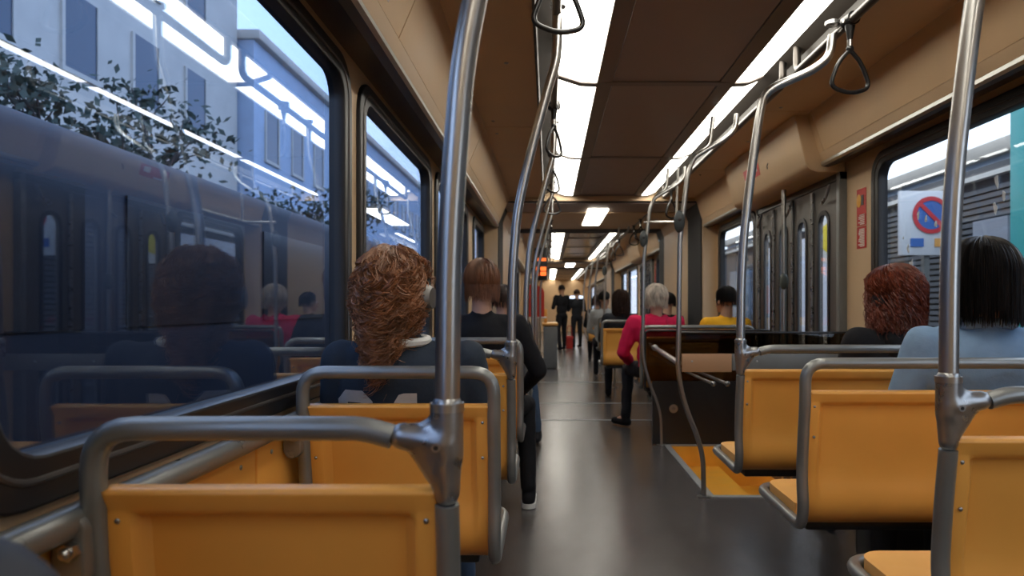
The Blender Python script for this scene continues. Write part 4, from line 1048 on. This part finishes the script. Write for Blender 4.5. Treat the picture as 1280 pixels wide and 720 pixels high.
# shop front with ribbed shutters on the right
sf = empty('shop_front', (5.2, 6, -.42), 0, 'dark ribbed shop front with pale trim outside right window', 'shop front')
lo(box('wall', 4.6, 6.4, -2, 30, -.42, CH+1.48, FACD), sf)
bm = bmesh.new()
for k in range(34): add_box(bm, 4.56, 4.6, -1.8, 10.8, .1+.068*k, .1+.068*k+.045)
lo(bm_obj('ribbed_shutter', bm, SHUT), sf)
lo(box('pale_trim', 4.50, 4.58, -2, 30, CH+1.33, CH+1.38, WHITE), sf)
bm = bmesh.new()
for k in range(5): add_box(bm, 4.55, 4.6, 15.5+3*k, 17.1+3*k, .5, 2.0)
lo(bm_obj('display_windows', bm, mat('shop_window', (.20,.26,.33), .15)), sf)
lo(box('light_panel', 4.52, 4.6, 6.7, 7.25, .0, CH+.9, mat('pale_panel', (.35,.38,.44), .6)), sf)
lo(box('slot_brightening_panel', 4.53, 4.6, 10.95, 14.9, -.2, CH+1.2, mat('slot_brightening_panel', (.80,.84,.95), .4)), sf)  # pale panel added so the view through the door slots looks bright
# no-parking board
sg = empty('street_sign', (4.09, 7.330, -.42), 0, 'white board with round blue and red no parking sign outside the window', 'sign')
M = MY(7.7)
lo(box('board', 3.76, 4.40, 7.300, 7.330, CH+.55, CH+1.24, mat('sign_white', (.62,.64,.68), .5), bev=.004), sg)
lo(box('post', 4.05, 4.11, 7.340, 7.400, -.42, CH+1.2, GREYP), sg)
def disc(name, x, h, r, y, m, par, hole=0, th=.004):
    lp = [(x+r*math.cos(2*PI*k/40), h+r*math.sin(2*PI*k/40)) for k in range(40)]; L = [lp]
    if hole: L.append([(x+hole*math.cos(2*PI*k/40), h+hole*math.sin(2*PI*k/40)) for k in range(40)])
    return lo(plate(name, L, th, MY(y), m), par)
SBLUE = mat('sign_blue', (.05,.14,.42), .5); SRED = mat('sign_red', (.55,.04,.05), .5)
disc('blue_disc', 4.10, CH+.98-CH, .19, 7.292, SBLUE, sg); disc('red_ring', 4.10, .98, .20, 7.286, SRED, sg, hole=.155)
bm = bmesh.new(); add_box(bm, -.16, .16, 7.284, 7.290, -.022, .022)
bmesh.ops.transform(bm, matrix=Matrix.Translation((4.10,0,CH+.98)) @ Matrix.Rotation(-.785, 4, 'Y').inverted(), verts=bm.verts)
lo(bm_obj('red_bar', bm, SRED), sg)
lo(box('small_pictogram', 3.88, 4.02, 7.288, 7.300, CH+.64, CH+.73, SBLUE), sg); lo(box('small_pictogram', 4.14, 4.26, 7.288, 7.300, CH+.64, CH+.73, mat('sign_orange', (.7,.35,.1), .5)), sg)
tag(box('teal_post', 4.13, 4.33, 5.7, 6.1, -.42, 3.1, TEAL, bev=.02), 'teal painted post at the right picture edge outside the window', 'post')
# parking sign by the door
ps = empty('parking_sign', (5.2, 12.2, -.42), 0, 'yellow disc parking sign with blue letter seen through the door slot', 'sign')
pz = 9.75; px = 4.13
lo(box('board', px-.28, px+.24, pz, pz+.03, CH+.62, CH+1.45, WHITE), ps)
disc('yellow_disc', px-.02, .98, .24, pz-.008, mat('sign_yellow', (.85,.65,.05), .5), ps)
cu = bpy.data.curves.new('t', 'FONT'); cu.body = 'P'; cu.size = .42; cu.extrude = .004
t = bpy.data.objects.new('t', cu); COL.objects.link(t); dg = bpy.context.evaluated_depsgraph_get(); dg.update()
me = bpy.data.meshes.new_from_object(t.evaluated_get(dg)); bpy.data.objects.remove(t); me.materials.clear()
me.transform(Matrix.Translation((px-.13, pz-.014, CH+1.02)) @ Matrix.Rotation(PI/2, 4, 'X')); lo(mesh_obj('letter', me, SBLUE), ps)
lo(cyl('post', (px, pz+.06, -.42), (px, pz+.06, CH+1.3), .03, GREYP), ps)
# flaking white marks on the near right pane (one object, part of the window)
rg = random.Random(4); bm = bmesh.new()
for (y, h, sz) in ((3.45,.47,.035),(3.38,.43,.03),(3.30,.40,.025),(3.55,.30,.03),(3.52,.22,.05),(3.48,.17,.05),(2.85,.52,.04),(2.80,.46,.03),(2.86,.41,.035),(2.95,.22,.03),(3.6,.36,.02)):
    c = Vector((XR+.017, y, CH+h)); ns = 9; vs = []
    a0 = rg.random()*6
    for k in range(ns):
        a = a0+2*PI*k/ns; q = sz*rg.uniform(.25,1.0); vs.append(bm.verts.new(c + Vector((0, math.cos(a)*q*.55, math.sin(a)*q))))
    f = bm.faces.new(vs)
    r_ = bmesh.ops.extrude_face_region(bm, geom=[f]); bmesh.ops.translate(bm, verts=[v for v in r_['geom'] if isinstance(v, bmesh.types.BMVert)], vec=(-.001,0,0))
w_ = [o for o in bpy.data.objects if o.name.startswith('window_') and o.parent is None and abs(o.location.x-XR) < .01 and abs(o.location.y-2.86) < .05]
lo(bm_obj('paint_flakes', bm, mat('paint_flake', (.55,.60,.66), .7)), w_[0])

wd = bpy.data.worlds.new('sky'); sc.world = wd; wd.use_nodes = True; nt = wd.node_tree
bgn = nt.nodes['Background']
tc = nt.nodes.new('ShaderNodeTexCoord'); nz = nt.nodes.new('ShaderNodeTexNoise'); nz.inputs['Scale'].default_value = 2.2; nz.inputs['Detail'].default_value = 6
mpn = nt.nodes.new('ShaderNodeMapping'); mpn.inputs['Scale'].default_value = (1,1,2.5)
nt.links.new(tc.outputs['Generated'], mpn.inputs[0]); nt.links.new(mpn.outputs[0], nz.inputs['Vector'])
cr = nt.nodes.new('ShaderNodeValToRGB'); cr.color_ramp.elements[0].position = .42; cr.color_ramp.elements[1].position = .62
cr.color_ramp.elements[0].color = (.66,.76,.92,1); cr.color_ramp.elements[1].color = (.97,.98,1,1)
nt.links.new(nz.outputs['Fac'], cr.inputs[0]); nt.links.new(cr.outputs[0], bgn.inputs['Color']); bgn.inputs['Strength'].default_value = 2.2

# street tree between the passing tram and the pale blue building
def tree(x, y, h, label, seed):
    rg = random.Random(seed); t = empty('street_tree', (x, y, -.42), 0, label, 'tree')
    bm = bmesh.new(); tips = []
    def br(p, d, L, r, dep):
        pts = [p]; q = p.copy(); dd = d.copy()
        for k in range(4):
            dd = (dd + Vector((rg.uniform(-.2,.2), rg.uniform(-.2,.2), rg.uniform(-.05,.15)))).normalized(); q = q + dd*L/4; pts.append(q.copy())
        add_tube(bm, pts, [r, r*.85, r*.75, r*.65, r*.55], 6)
        if dep == 0: tips.extend(pts[2:]); return
        for k in range(3): br(pts[rg.choice((2,3,4))], (dd + Vector((rg.uniform(-.9,.9), rg.uniform(-.9,.9), rg.uniform(-.1,.5)))).normalized(), L*.68, r*.5, dep-1)
    br(Vector((x, y, -.42)), Vector((0,0,1)), h*.5, .13, 3)
    lo(bm_obj('trunk', bm, mat('bark_%d' % seed, (.04,.035,.03), .9), smooth=True), t)
    bm = bmesh.new()
    for i in range(1500):
        p = rg.choice(tips) + Vector((rg.gauss(0,.22), rg.gauss(0,.22), rg.gauss(0,.2))); a = Vector((rg.gauss(0,1), rg.gauss(0,1), rg.gauss(0,1))).normalized(); b_ = a.orthogonal().normalized(); w = rg.uniform(.05,.11)
        bm.faces.new([bm.verts.new(p+a*w), bm.verts.new(p+b_*w*.5), bm.verts.new(p-a*w), bm.verts.new(p-b_*w*.5)])
    lo(bm_obj('foliage', bm, mat('leaves_%d' % seed, (.03,.05,.035), .7), recalc=False), t)
tree(-7.2, 10.2, 5.2, 'dark street tree outside the big left window, nearer one', 5)
tree(-7.0, 17.5, 4.8, 'dark street tree outside the big left window, farther one', 9)

# ------------------------------------------------------------------ camera, world, view
cam = bpy.data.cameras.new('camera'); co = bpy.data.objects.new('camera', cam); COL.objects.link(co); sc.camera = co
co.location = (0,0,CH); co.rotation_euler = (PI/2,0,0)
cam.sensor_width = 36; cam.lens = 36*850/1280; cam.shift_x = -46/1280; cam.shift_y = 23/1280
cam.clip_start = .02; cam.clip_end = 300
cam.dof.use_dof = True; cam.dof.focus_distance = 2.1; cam.dof.aperture_fstop = 4.0
sc.view_settings.view_transform = 'Standard'; sc.view_settings.look = 'None'; sc.view_settings.exposure = 0.42; sc.view_settings.gamma = 1
sc.view_settings.use_curve_mapping = False
sc.cycles.use_denoising = True; sc.cycles.max_bounces = 10; sc.cycles.diffuse_bounces = 5; sc.cycles.glossy_bounces = 5; sc.cycles.transparent_max_bounces = 16
sc.cycles.sample_clamp_indirect = 6; sc.cycles.caustics_reflective = False; sc.cycles.caustics_refractive = False
